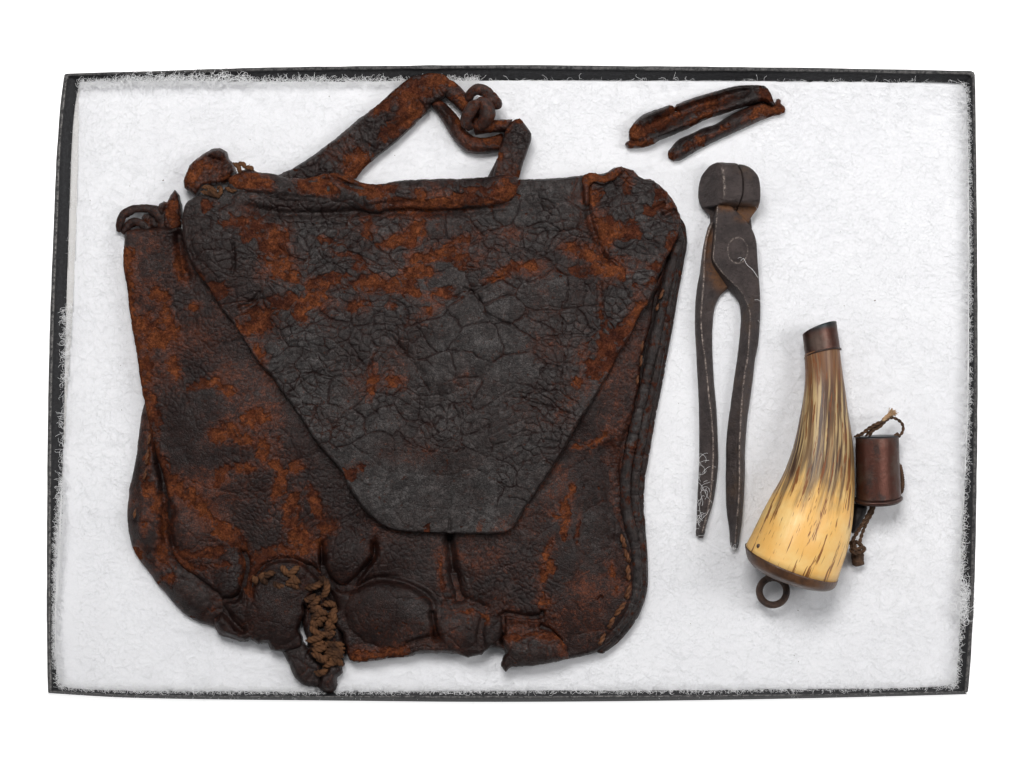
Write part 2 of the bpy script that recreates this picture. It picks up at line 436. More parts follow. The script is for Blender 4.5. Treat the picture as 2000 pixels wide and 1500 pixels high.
def batting_mat():
    n = NT("white_cotton_batting")
    m = n.noise(1.1, 5, 0.6); f = n.noise(26, 4, 0.8, n.warp(3, .3))
    c = n.mix(n.ramp(m, 0.3, 0.7), (0.85, 0.856, 0.882), (0.88, 0.886, 0.910))
    c = n.mix(n.ramp(f, 0.35, 0.6, 0.2, 0), c, (0.70, 0.703, 0.715))
    n.base(c); n.rough(1.0); n.b.inputs['Specular IOR Level'].default_value = 0.1
    n.b.inputs['Subsurface Weight'].default_value = 0.0
    n.bump(f, 0.8, 0.15)
    return n.m
M_LEA = leather_mat()
M_IRON = iron_mat()
M_HORN = horn_mat()
M_COP = copper_mat()
M_BAT = batting_mat()
M_FIB = simple_mat("white_fibre", (0.95, 0.955, 0.965), (0.92, 0.925, 0.935), 0.55, bump=0, spec=0.3)
M_TWINE = simple_mat("brown_twine", (0.032, 0.0150, 0.0085), (0.125, 0.055, 0.024), 0.85, scale=3, bump=1.0, fine=40, spec=.2)
M_TWINE_D = simple_mat("dark_twine", (0.050, 0.027, 0.016), (0.11, 0.060, 0.034), 0.8, scale=9, bump=1.0, fine=40, spec=.25)
M_TWINE_L = simple_mat("frayed_flax", (0.36, 0.22, 0.12), (0.50, 0.34, 0.20), 0.85, scale=12, bump=.5, spec=.2)
M_STITCH = simple_mat("tan_stitch_thread", (0.080, 0.030, 0.013), (0.15, 0.060, 0.024), 0.7, scale=9, bump=1.0, fine=40, spec=.3)
M_WOOD = simple_mat("dark_turned_wood", (0.050, 0.022, 0.011), (0.105, 0.045, 0.018), 0.38, scale=5, bump=1.0, fine=16, spec=.5)
M_BLACK = None
def case_mat():
    n = NT("black_paper_board")
    g = n.noise(1.0, 4, 0.7, n.stretch(n.co, (3, 3, 3)))
    f = n.noise(16, 4, .75)
    c = n.mix(n.ramp(f, 0.35, 0.7), (0.027, 0.027, 0.0285), (0.046, 0.046, 0.049))
    c = n.mix(n.ramp(g, .45, .7, 0, .5), c, (0.036, 0.036, 0.038))
    c = n.mix(n.math('MULTIPLY', n.attr('wear'), n.ramp(n.noise(12, 5, .8), .38, .62)), c, (0.30, 0.29, 0.28))
    n.base(c); n.rough(0.7); n.b.inputs['Specular IOR Level'].default_value = 0.12
    n.bump(f, 1.0, 0.6)
    return n.m
M_CASE = case_mat()
M_CARD = simple_mat("white_card", (0.70, 0.69, 0.675), (0.74, 0.73, 0.72), 0.8, scale=1, bump=.3, spec=.2)

# ------------------------------------------------------------------ setting: white ground under the case, glow added to wash out its shadow
tm = bpy.data.materials.new("white_ground_added_glow"); tm.use_nodes = True
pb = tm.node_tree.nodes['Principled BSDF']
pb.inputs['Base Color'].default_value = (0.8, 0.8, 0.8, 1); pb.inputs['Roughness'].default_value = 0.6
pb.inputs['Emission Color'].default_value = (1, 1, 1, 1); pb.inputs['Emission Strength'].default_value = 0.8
Z_TABLE = -44.0
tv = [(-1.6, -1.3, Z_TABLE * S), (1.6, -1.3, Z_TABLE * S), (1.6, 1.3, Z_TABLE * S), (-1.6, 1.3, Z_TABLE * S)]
tb = link_mesh("glowing_white_ground", mesh_np("glowing_white_ground", tv, [[0, 1, 2, 3]], smooth=False), tm)
tb['kind'] = 'structure'; tb['label'] = 'plain white surface under the display case, with an added glow'

# ------------------------------------------------------------------ display case
case = thing("display_case", "shallow open black cardboard display case lined with white padding", "display case", 1000, 750, Z_TABLE)
ZR = 24.0
sides = {
 # outer lip edge, and where the inside face meets the padding, both as seen
 'top': ([(131, 144), (220, 141), (300, 139), (500, 132.5), (820, 128), (1000, 127), (1200, 129), (1600, 133), (1800, 137), (1897, 139)],
         [(155, 160), (230, 157), (320, 156), (510, 157), (825, 157), (1000, 155), (1200, 155.5), (1560, 157), (1790, 159), (1885, 163)]),
 'right': ([(1904, 147), (1905, 200), (1907, 350), (1909, 600), (1909, 800), (1904, 1100), (1898, 1250), (1891, 1345)],
           [(1885, 163), (1889, 200), (1893, 350), (1894, 600), (1892, 800), (1879, 1100), (1876, 1230), (1866, 1340)]),
 'bottom': ([(1884, 1352), (1780, 1355), (1500, 1360), (1200, 1363), (920, 1364), (720, 1363), (360, 1361), (220, 1358), (99, 1351)],
            [(1866, 1340), (1780, 1344), (1500, 1348), (1200, 1350), (920, 1351), (720, 1352), (360, 1351), (220, 1349), (118, 1343)]),
 'left': ([(94, 1347), (92, 1250), (93, 900), (95, 750), (99, 600), (107, 400), (111, 300), (119, 200), (125, 151)],
          [(118, 1343), (106, 1260), (121, 900), (125, 750), (128, 600), (135, 400), (139, 300), (145, 215), (155, 160)]),
}
for sn, (outer, inner) in sides.items():
    O = catmull(outer, False, 12)
    L = np.r_[0, np.cumsum(np.linalg.norm(np.diff(O, axis=0), axis=1))]; L /= L[-1]
    I0 = catmull(inner, False, 12); Li = np.r_[0, np.cumsum(np.linalg.norm(np.diff(I0, axis=0), axis=1))]; Li /= Li[-1]
    I = np.stack([np.interp(L, Li, I0[:, 0]), np.interp(L, Li, I0[:, 1])], 1)
    dirn = I - O; w = np.linalg.norm(dirn, axis=1)[:, None]; dirn = dirn / w
    wob = fbm(L * 60 + 3, L * 0 + hash(len(sn)) % 7, 1.5, 3)[:, None] * 0.7
    lip = {'top': 7.5, 'right': 7.0, 'bottom': 4.5, 'left': 7.0}[sn]
    outb = {'top': 1.0, 'right': 1.0, 'bottom': 7.0, 'left': 1.0}[sn]
    rows = []  # (xy apparent, z, wear)
    kz = lambda z: (H - z) / H
    cen = np.array([1000, 750.])
    def at_same_xy(A, z0, z1): return cen + (A - cen) * kz(z0) / kz(z1)
    base_out = at_same_xy(O - dirn * outb, ZR - 8, Z_TABLE) if sn != 'bottom' else O - dirn * outb
    rows.append((base_out, Z_TABLE, 0)); rows.append((O - dirn * outb * .9 if sn == 'bottom' else base_out * .3 + (O - dirn * outb) * .7, -4 if sn == 'bottom' else ZR - 16, 0))
    rows.append((O - dirn * (0.4 + wob), ZR - 4, .1)); rows.append((O + dirn * (1.2 + wob), ZR - .6, .3))
    rows.append((O + dirn * (lip * .45 + wob), ZR, .35)); rows.append((O + dirn * (lip - 1.4 + wob * 1.5), ZR - 1, 1.0 if sn in ('left', 'bottom') else .55)); rows.append((O + dirn * (lip + wob * 1.5), ZR - 4, .2))
    rows.append((O + dirn * (lip + 1.0 + wob), ZR - 9, 0))
    rows.append((O * .45 + I * .55, ZR * .45, 0))
    rows.append((I, -2.0, 0)); rows.append((I + dirn * 1.5, -30.0, 0))
    V = []; WR = []
    for A, z, wr in rows:
        zz = np.full(len(A), float(z)); V.append(np.stack(to_world(A[:, 0], A[:, 1], zz), 1)); WR.append(np.full(len(A), wr))
    nr = len(rows); npt = len(O); V = np.concatenate(V)
    F = []
    for r in range(nr - 1):
        for k in range(npt - 1):
            F.append((r * npt + k, r * npt + k + 1, (r + 1) * npt + k + 1, (r + 1) * npt + k))
    T = []
    link_mesh("side_wall", mesh_np("side_wall", V, F, None, {'wear': np.concatenate(WR)}), M_CASE, case)
# rounded corner pieces
def corner(c_out_a, c_out_b, c_mid, c_in, lipw, name="corner"):
    A = catmull([c_out_a, c_mid, c_out_b], False, 1.5); cin = np.array(c_in, float)
    rows = []
    rel = cin - A; w = np.linalg.norm(rel, axis=1)[:, None]; rel = rel / w
    cen = np.array([1000, 750.])
    for t, z, wr in ((-0.3, Z_TABLE, 0), (-0.3, ZR - 14, 0), (0.6, ZR - 2, .4), (lipw * .5, ZR + .6, .5), (lipw, ZR - 2, .7), (lipw + 1.2, ZR - 9, 0)):
        rows.append((A + rel * t, z, wr))
    rows[0] = (cen + (A - cen) * (H - ZR) / (H - Z_TABLE), Z_TABLE, 0)
    rows.append((A * .5 + cin * .5, ZR * .45, 0)); rows.append((A * .02 + cin * .98, -2, 0))
    V = []; WR = []
    for P_, z, wr in rows:
        V.append(np.stack(to_world(P_[:, 0], P_[:, 1], np.full(len(P_), float(z))), 1)); WR.append(np.full(len(P_), wr))
    npt = len(A); F = [(r * npt + k, r * npt + k + 1, (r + 1) * npt + k + 1, (r + 1) * npt + k) for r in range(len(rows) - 1) for k in range(npt - 1)]
    link_mesh(name, mesh_np(name, np.concatenate(V), F, None, {'wear': np.concatenate(WR)}), M_CASE, case)
corner((125.3, 152), (132, 143.8), (126.5, 145.5), (155, 160), 8)
corner((1896, 138.8), (1904.2, 148), (1902, 141.5), (1885, 163), 8)
corner((1891.2, 1344), (1883, 1353), (1889, 1352), (1866, 1340), 6)
corner((100, 1352), (94, 1346), (94.5, 1352), (118, 1343), 6)
bv = [(*to_world(x, y, -36)[:2], -36 * S) for x, y in ((112, 1352), (1878, 1350), (1890, 150), (140, 150))]
link_mesh("base_board", mesh_np("base_board", bv, [[0, 1, 2, 3]], smooth=False), M_CASE, case)

# ------------------------------------------------------------------ padding
pad = thing("padding", "white fluffy cotton batting filling the black display case", "padding", 1000, 750, -34)
PADP = [(157, 160), (230, 159), (320, 158), (510, 159), (825, 158.5), (1000, 157), (1200, 157), (1560, 158.5), (1790, 161), (1878, 164), (1886, 178), (1890, 350), (1891, 600), (1889, 800), (1877, 1100),
        (1874, 1230), (1868, 1325), (1855, 1337), (1780, 1343), (1500, 1347), (1200, 1349), (920, 1350), (720, 1351), (360, 1350), (220, 1348), (128, 1341), (112, 1325), (108, 1260), (122, 1000), (123, 900), (128, 820), (136, 700), (144, 560), (150, 400), (153, 260), (155, 175)]
def pad_h(x, y, d):
    z = fbm(x, y, 210, 3, 2.0) * 5 + fbm(x, y, 70, 2, 3.3) * .8
    e = np.exp(-(d / 26.0)); z = z - 3.5 * e
    return z - 3, {}
sheet("batting_surface", pad, M_BAT, PADP, pad_h, step=4.0, z_bot=-34, rough=1.6, rsc=16)
cardp = [(142, 200), (152, 166), (165, 166), (165, 900), (124, 900), (126, 750), (129, 600), (135.5, 400), (139, 260)]
sheet("lining_card", pad, M_CARD, cardp, lambda x, y, d: (-9 + 0 * x, {}), step=4.0, z_bot=-34, rough=.5, smooth_poly=False)

def fibres(name, parent, n, px, py, z, ang, npts, seg, curl, rad, lift=0.0, mat=M_FIB):
    """n curly fibres starting at px, py, z (pixels) heading ang"""
    k = np.zeros((n,)) + RNG.normal(0, curl, n)
    th = ang.copy(); X = px.copy(); Y = py.copy(); Z = z.copy(); out = np.zeros((n, npts, 3))
    for i in range(npts):
        out[:, i, 0] = X; out[:, i, 1] = Y; out[:, i, 2] = Z
        k = k * 0.85 + RNG.normal(0, curl, n) * 0.5
        th = th + k; X = X + np.cos(th) * seg; Y = Y + np.sin(th) * seg; Z = np.maximum(Z + RNG.normal(lift, 0.7, n), -6)
    hc = bpy.data.hair_curves.new(name)
    hc.add_curves([npts] * n)
    pos = np.stack(to_world(out[..., 0], out[..., 1], out[..., 2]), -1).reshape(-1, 3).astype(np.float32)
    off = Vector((0, 0, 0))
    if parent: off = Vector(parent.location)
    pos -= np.array(off, np.float32)
    hc.points.foreach_set('position', pos.ravel())
    hc.points.foreach_set('radius', np.full(n * npts, rad * S, np.float32))
    hc.materials.append(mat)
    o = bpy.data.objects.new(name, hc); COL.objects.link(o)
    if parent: o.parent = parent
    o['kind'] = 'stuff'
    return o
N = 52000
fibres("loose_fibre", pad, N, RNG.uniform(150, 1870, N), RNG.uniform(168, 1340, N), RNG.uniform(-4, 1.5, N), RNG.uniform(0, 6.28, N), 12, 3.4, 0.30, 0.11)
fibres("loose_fibre", pad, 2200, RNG.uniform(150, 1870, 2200), RNG.uniform(168, 1340, 2200), RNG.uniform(-2, 3, 2200), RNG.uniform(0, 6.28, 2200), 14, 4.0, 0.22, 0.12)
# fringe creeping up the walls
def border_points(path, n, spread, dens):
    C = catmull(path, False, 5); L = np.r_[0, np.cumsum(np.linalg.norm(np.diff(C, axis=0), axis=1))]
    t = RNG.random(n * 4) * L[-1]; keep = RNG.random(n * 4) < dens(t / L[-1]); t = t[keep][:n]
    return np.interp(t, L, C[:, 0]), np.interp(t, L, C[:, 1])
fx = []; fy = []; fa = []
def clump(lo, sc, sd): return lambda t: np.clip(lo + 0.5 * fbm(t * sc, t * 0 + sd, 1.0, 3), 0.0, 1)
for path, n, nx_, ny_, den in (
        (sides['top'][1], 1900, 0, -1, lambda t: np.where(t < .45, .9, .04) * clump(.6, 14, 1)(t)),
        (sides['right'][1], 2300, 1, 0, clump(.55, 9, 5)),
        (sides['bottom'][1], 2200, 0, 1, clump(.55, 9, 9)),
        (sides['left'][1][:5], 2000, -1, 0, lambda t: np.where(t < .55, 1.0, .25) * clump(.55, 8, 3)(t))):
    a, b = border_points(path, n, 6, den); m = len(a)
    off = RNG.uniform(-12, 1.5, m); fx.append(a + nx_ * off); fy.append(b + ny_ * off)
    base = math.atan2(ny_, nx_); fa.append(base + RNG.normal(0, 1.1, m))
fx = np.concatenate(fx); fy = np.concatenate(fy); fa = np.concatenate(fa); n = len(fx)
fibres("fringe_fibre", pad, n, fx, fy, RNG.uniform(0, 14, n), fa, 10, 1.8, 0.5, 0.21, 0.5)
# stray tufts at the right and left walls
t1 = 260; 
fibres("stray_tuft", pad, t1, RNG.normal(1884, 7, t1), RNG.normal(1175, 20, t1), RNG.uniform(0, 20, t1), RNG.uniform(0, 6.28, t1), 12, 2.6, 0.45, 0.3, 0.5)
fibres("stray_tuft", pad, 160, RNG.uniform(230, 480, 160), RNG.normal(150, 5, 160), RNG.uniform(5, 26, 160), RNG.uniform(0, 6.28, 160), 14, 2.8, 0.42, 0.28, 0.3)

# specks of debris
sp_v = []; sp_f = []
for i in range(70):
    x = RNG.uniform(160, 1860); y = RNG.uniform(180, 1330); r = RNG.uniform(0.5, 1.5) if i > 6 else 2.2
    o = len(sp_v)
    for j in range(4):
        a = j * 1.57 + RNG.random(); sp_v.append(to_world(x + math.cos(a) * r, y + math.sin(a) * r * .7, 5.0))
    sp_v.append(to_world(x, y, 5 + r)); sp_f += [(o, o + 1, o + 4), (o + 1, o + 2, o + 4), (o + 2, o + 3, o + 4), (o + 3, o, o + 4)]
M_SPECK = simple_mat("dark_speck", (0.10, 0.07, 0.05), (0.2, 0.15, 0.12), .9, bump=0)
so = link_mesh("debris_speck", mesh_np("debris_speck", sp_v, np.zeros((0, 4), int), sp_f), M_SPECK, pad); so['kind'] = 'stuff'

# ------------------------------------------------------------------ leather builder
def blobfield(x, y, blobs):
    f = np.zeros_like(x)
    for b in blobs:
        bx, by, rx, ry = b[:4]; ang = math.radians(b[4]) if len(b) > 4 else 0.0; s = b[5] if len(b) > 5 else 1.0
        m = (np.abs(x - bx) < 2.2 * max(rx, ry)) & (np.abs(y - by) < 2.2 * max(rx, ry))
        if not m.any(): continue
        dx = x[m] - bx; dy = y[m] - by
        u = (dx * math.cos(ang) + dy * math.sin(ang)) / rx; v = (-dx * math.sin(ang) + dy * math.cos(ang)) / ry
        q = s * np.exp(-0.7 * (u * u + v * v)**1.5)
        if s > 0: f[m] = np.maximum(f[m], q)
        else: f[m] = f[m] + q
    return f
def strokes(x, y, lines):
    """lines: (points, width, strength) -> max field"""
    f = np.zeros_like(x)
    for pts, w, s in lines:
        P = catmull(pts, False, 10); mn = P.min(0) - 3 * w; mx = P.max(0) + 3 * w
        m = (x > mn[0]) & (x < mx[0]) & (y > mn[1]) & (y < mx[1])
        if not m.any(): continue
        d, *_ = seg_dist(x[m], y[m], P, False)
        f[m] = np.maximum(f[m], s * np.exp(-(d / w)**2))
    return f
def relief(x, y, items):
    """('g', pts, width, depth) groove (negative depth: ridge); ('b', cx, cy, rx, ry, ang, h) bump; ('s', pts, fall, h) step, high on the left-hand side"""
    z = np.zeros_like(x)
    wx = x + 5 * fbm(x, y, 30, 2, 8.1); wy = y + 5 * fbm(x, y, 30, 2, 9.1)
    for it in items:
        if it[0] == 'g':
            _, pts, w, dep = it[:4]; P = catmull(pts, False, 8); mn = P.min(0) - 3 * w - 6; mx = P.max(0) + 3 * w + 6
            m = (x > mn[0]) & (x < mx[0]) & (y > mn[1]) & (y < mx[1])
            if not m.any(): continue
            k = 0.35 if w < 12 else 1.0
            d, _, _, _, t = seg_dist(x[m] + (wx[m] - x[m]) * k, y[m] + (wy[m] - y[m]) * k, P, False)
            tp = sstep(0, .12, t) * sstep(1, .88, t) if len(it) < 5 else 1.0
            z[m] -= 1.25 * dep * np.exp(-(d / w)**2) * tp
        elif it[0] == 'b':
            _, cx, cy, rx, ry, ang, h = it; a = math.radians(ang)
            u = ((wx - cx) * math.cos(a) + (wy - cy) * math.sin(a)) / rx; v = (-(wx - cx) * math.sin(a) + (wy - cy) * math.cos(a)) / ry
            r2 = u * u + v * v
            z += h * np.where(r2 < 1, (1 - r2)**0.8, 0) if h > 0 else h * np.exp(-r2)
        elif it[0] == 's':
            _, pts, fall, h = it; P = catmull(pts, False, 8); mn = P.min(0) - 3 * fall; mx = P.max(0) + 3 * fall
            m = (x > mn[0]) & (x < mx[0]) & (y > mn[1]) & (y < mx[1])
            if not m.any(): continue
            d, _, _, side, t = seg_dist(x[m], y[m], P, False)
            tp = sstep(0, .1, t) * sstep(1, .9, t)
            hi = side < 0      # left-hand side of the travel direction as seen on the page
            z[m] += tp * np.where(hi, h * np.exp(-np.maximum(d - 3, 0) / fall) * sstep(0, 3.5, d), -0.35 * abs(h) * np.exp(-d / (fall * .35)))
    return z
def leather_h(zb, thick, edge_r, s1=46, s2=15, crack1=3.2, crack2=2.2, blobs=(), lines=(), items=(), bias=0.0, tone=0.5, toneblobs=(), sag=3.0, seed=0, aniso=(1, 1), fine_field=(), minp=0.35, amp=.75, zextra=None, zmin=None, crease_ang=-.5, crease=1.0, redden=.5):
    def f(x, y, d):
        wx = (x + 26 * fbm(x, y, 90, 3, seed + .1) + 4.5 * fbm(x, y, 24, 3, seed + .7, .55)) * aniso[0]
        wy = (y + 26 * fbm(x, y, 90, 3, seed + .4) + 4.5 * fbm(x, y, 24, 3, seed + .9, .55)) * aniso[1]
        ca, sa = math.cos(crease_ang), math.sin(crease_ang)
        xr = (x * ca + y * sa) * .5; yr = -x * sa + y * ca
        cr_ = np.clip(1 - np.abs(fbm(xr, yr, 75, 5, seed + 31, .6)) * 13, 0, 1) * sstep(-.25, .25, fbm(x, y, 110, 2, seed + 33))
        cr2_ = np.clip(1 - np.abs(fbm(x, y, 38, 5, seed + 35, .65)) * 12, 0, 1) * sstep(-.1, .3, fbm(x, y, 80, 2, seed + 37))
        r1, e1, q1x, q1y = voronoi(wx, wy, s1, 3 + int(seed * 7))
        r2, e2, q2x, q2y = voronoi(wx, wy, s2, 11 + int(seed * 7))
        ff = np.clip(0.45 + 0.75 * fbm(x, y, 130, 3, seed + 2.2) + blobfield(x, y, fine_field), 0, 1)       # how much the small cracks open
        cs = np.clip(1 + 1.25 * np.minimum(blobfield(x, y, fine_field), 0), .22, 1)
        c1 = cs * (1 - sstep(0.4, 2.3, e1 + 1.4 * fbm(x, y, 12, 2, seed + 1))) * sstep(-.7, -.1, fbm(x, y, 45, 2, seed + 21))
        c2 = cs * (1 - sstep(0.3, 1.9, e2 + 1.0 * fbm(x, y, 8, 2, seed + 3))) * sstep(0.2, 0.65, ff)
        # bare patches follow plate borders: evaluate the field at the cell seeds
        nx_ = 7 * fbm(x, y, 18, 3, seed + 12.); ny_ = 7 * fbm(x, y, 18, 3, seed + 13.)
        g0 = np.maximum(blobfield(x + nx_, y + ny_, blobs), strokes(x + nx_, y + ny_, lines))
        xs = x + (q2x - wx) / aniso[0]; ys = y + (q2y - wy) / aniso[1]
        g1 = np.maximum(blobfield(xs, ys, blobs), strokes(xs, ys, lines))
        g = 0.42 * g0 + 0.58 * g1
        gs = g + 0.42 * (r2 - 0.5) + 0.16 * (r1 - .5) + 0.40 * fbm(x, y, 24, 4, seed + 5.1) + bias - .06
        gs = gs + sstep(0.12, 0.42, gs) * 0.36 * (1 - sstep(0.5, 4.5, np.minimum(e2, e1)))
        bare = sstep(0.40, 0.62, gs)
        rusty = np.clip(.8 * np.clip(np.maximum(g0, g1), 0, 1)**.45 + .8 * fbm(x, y, 70, 4, seed + 15.) + redden - .15 + bias * 2, 0, 1)
        crack = np.clip(np.maximum(np.maximum(c1, c2 * .9), crease * np.maximum(cr_ * .75, cr2_ * .7)), 0, 1) * (1 - bare * .7)
        tn = tone + 0.55 * fbm(x, y, 90, 3, seed + 6) + 0.30 * (r2 - .5) + 0.3 * (r1 - .5) + blobfield(x, y, toneblobs)
        puff = (1 - np.exp(-np.maximum(e2, 0) / 2.6)) * 1.45 * sstep(.2, .7, ff) + (1 - np.exp(-np.maximum(e1, 0) / 4.0)) * 1.8
        plate = puff + (r2 - .5) * 1.1 * sstep(.25, .7, ff) * cs - 1.15 * crack1 * c1 - 1.0 * crack2 * c2 - crease * (1.3 * cr_ + .5 * cr2_)
        bz = -3.0 + 1.8 * fbm(x, y, 16, 4, seed + 9)
        z = (plate * (1 - bare) + bz * bare) * amp
        z = z + sag * 2.2 * fbm(x, y, 150, 3, seed + 7) + sag * 1.0 * fbm(x, y, 60, 2, seed + 8)
        z = z + relief(x, y, items)
        if zextra is not None: z = z + zextra(x, y)
        t = np.clip(d / edge_r, 0, 1)
        p = np.sqrt(np.maximum(1 - (1 - t)**2, 0)); p = minp + (1 - minp) * p
        z = zb + thick * p + z * sstep(-.1 * edge_r, edge_r * .8, d)
        if zmin is not None: z = np.maximum(z, zmin)
        return z, {'bare': bare, 'crack': crack, 'tone': np.clip(tn, 0, 1), 'rusty': rusty}
    return f

# ------------------------------------------------------------------ the pouch
bag = thing("leather_pouch", "large dark cracked leather pouch with a pointed flap and broken strap", "leather pouch", 780, 820, 0)
FLAP = [(367, 393), (383, 384), (410, 378), (435, 372), (455, 352), (483, 333), (528, 343), (556, 350), (612, 350), (651, 352), (685, 356), (710, 361), (780, 356), (836, 353), (948, 348), (1010, 350), (1050, 350),
        (1100, 347), (1140, 342), (1163, 340), (1187, 337), (1200, 327), (1213, 326), (1237, 333), (1246, 343), (1257, 350), (1277, 353), (1290, 368), (1303, 381), (1312, 396), (1323, 410), (1329, 427), (1328, 448),
        (1317, 477), (1293, 520), (1283, 553), (1268, 590), (1250, 612), (1233, 650), (1213, 683), (1183, 740), (1158, 782), (1122, 839), (1095, 890), (1059, 944), (1026, 992), (1005, 1028), (993, 1039), (975, 1043), (945, 1043),
        (900, 1043), (877, 1041), (830, 1040), (780, 1036), (760, 1031), (731, 1015), (708, 992), (682, 953), (670, 925), (620, 867), (590, 820), (557, 773), (530, 735), (510, 713), (490, 685), (473, 657), (455, 630),
        (433, 605), (405, 560), (377, 520), (364, 490), (357, 455), (356, 430), (358, 410)]
BACK = [(300, 700), (286, 770), (275, 820), (265, 900), (252, 960), (249, 1000), (252, 1042), (262, 1076), (290, 1117), (326, 1162), (358, 1197), (386, 1214), (440, 1228), (520, 1235), (575, 1180), (640, 1190),
        (700, 1240), (850, 1255), (950, 1240), (1060, 1280), (1130, 1262), (1230, 1180), (1250, 1100), (1248, 1000), (1246, 930), (1262, 860), (1275, 770), (1286, 695), (1296, 620), (1310, 560), (1324, 500), (1330, 450),
        (1280, 400), (1150, 420), (700, 420), (400, 430), (380, 600)]
FRONT = [(243, 470), (246, 454), (262, 447), (300, 446), (347, 443), (360, 452), (380, 480), (500, 560), (900, 600), (1150, 600), (1285, 540), (1300, 507), (1290, 560), (1280, 580), (1272, 633), (1256, 690), (1247, 767), (1236, 818),
         (1222, 875), (1216, 935), (1220, 985), (1232, 1030), (1244, 1075), (1248, 1110), (1247, 1150), (1240, 1180), (1224, 1215), (1196, 1252), (1170, 1272), (1105, 1288), (1046, 1299), (1000, 1301), (990, 1290), (984, 1270),
         (975, 1268), (955, 1266), (940, 1275), (916, 1283), (903, 1279), (812, 1277), (806, 1281), (760, 1286), (719, 1292), (696, 1294), (684, 1290), (679, 1279), (677, 1266), (672, 1258), (668, 1236), (655, 1225), (640, 1180), (620, 1150), (606, 1165), (604, 1200),
         (600, 1190), (594, 1182), (596, 1200), (588, 1215), (584, 1232), (590, 1245), (589, 1262), (576, 1268), (548, 1272), (528, 1268), (522, 1256), (504, 1258), (489, 1249), (478, 1252), (444, 1243), (428, 1236), (420, 1216),
         (432, 1195), (432, 1165), (414, 1150), (392, 1133), (358, 1110), (340, 1085), (333, 1060), (330, 1036), (333, 1000), (326, 960), (318, 925), (308, 895), (301, 870), (292, 833), (284, 795), (277, 760), (268, 700), (258, 640), (251, 590), (246, 550), (241, 520)]
flap_cull = FLAP

# back panel: the rounded lower-left edge and the right rim
back_items = [('g', [(300, 850), (318, 940), (322, 1020), (330, 1085)], 9, 14), ('b', 285, 1040, 40, 120, 15, 8), ('b', 350, 1150, 70, 38, 40, 10), ('g', [(268, 1000), (262, 1030)], 5, 3),
              ('g', [(300, 1075), (330, 1090), (352, 1100)], 8, 6)]
back_blobs = [(306, 990, 10, 24, 10), (318, 1020, 7, 40), (282, 1030, 8, 12), (330, 1130, 12, 7), (270, 1080, 8, 14), (295, 960, 8, 16), (318, 1075, 10, 20), (290, 900, 5, 40, 5, .7)]
sheet("back_panel", bag, M_LEA, BACK, leather_h(2, 27, 34, s1=60, s2=17, crack1=1.2, crack2=1.3, blobs=back_blobs, items=back_items, tone=.22, seed=.3, sag=2.0, minp=.15),
      step=2.4, z_bot=-5, rough=1.2, cull=[(420, 480), (1180, 480), (1180, 700), (1000, 1100), (700, 1120), (480, 1080), (380, 900)])

# front panel
front_lines = [([(248, 500), (256, 600), (268, 700), (282, 780), (298, 860), (318, 925), (333, 960)], 11, .9),
               ([(330, 935), (352, 960), (385, 985), (410, 1010), (440, 1040), (462, 1062)], 15, 1.0),
               ([(462, 1040), (476, 1065), (482, 1100), (474, 1140)], 9, .9), ([(345, 1080), (390, 1082), (430, 1072)], 12, .8), ([(352, 1100), (400, 1112), (440, 1100)], 10, .7),
               ([(500, 1090), (540, 1078), (600, 1072), (625, 1060)], 12, .95), ([(485, 1160), (492, 1120), (510, 1098)], 9, .75),
               ([(1104, 980), (1106, 1015), (1100, 1050)], 7, .95), ([(1118, 950), (1117, 972)], 5, .9), ([(1080, 1050), (1068, 1085), (1058, 1140)], 6, .85), ([(1192, 1100), (1198, 1130), (1202, 1160)], 4, .8),
               ([(1090, 1010), (1080, 1000)], 4, .7), ([(1122, 873), (1150, 868), (1182, 850), (1186, 835)], 4, .7), ([(860, 1080), (862, 1120), (866, 1150)], 5, .6),
               ([(300, 560), (330, 620), (334, 650)], 10, .6), ([(690, 1283), (740, 1278), (790, 1272)], 11, 1.0), ([(1137, 1000), (1126, 1060)], 4, .6)]
front_blobs = [(290, 640, 26, 26), (303, 667, 30, 13), (343, 717, 9, 26, -15), (497, 817, 28, 18, -20), (433, 847, 34, 18, -20), (473, 913, 22, 9), (537, 907, 12, 10), (580, 913, 14, 10), (617, 990, 11, 34, -20),
               (570, 1000, 15, 40, 10), (637, 1030, 20, 12), (585, 1050, 22, 30), (397, 750, 36, 8, -20), (440, 760, 20, 10, 30), (330, 633, 14, 34, -20), (400, 1000, 20, 10, 40), (1061, 1174, 12, 10), (310, 580, 22, 12), (352, 520, 10, 30, -10), (430, 930, 10, 25, 30),
               (545, 950, 10, 30, 20), (480, 860, 20, 10), (870, 1000, 5, 5), (1076, 1108, 6, 12), (515, 880, 9, 20), (290, 720, 9, 30), (380, 600, 12, 8), (300, 800, 8, 40, -15), (1003, 1290, 20, 6, 0, .6)]
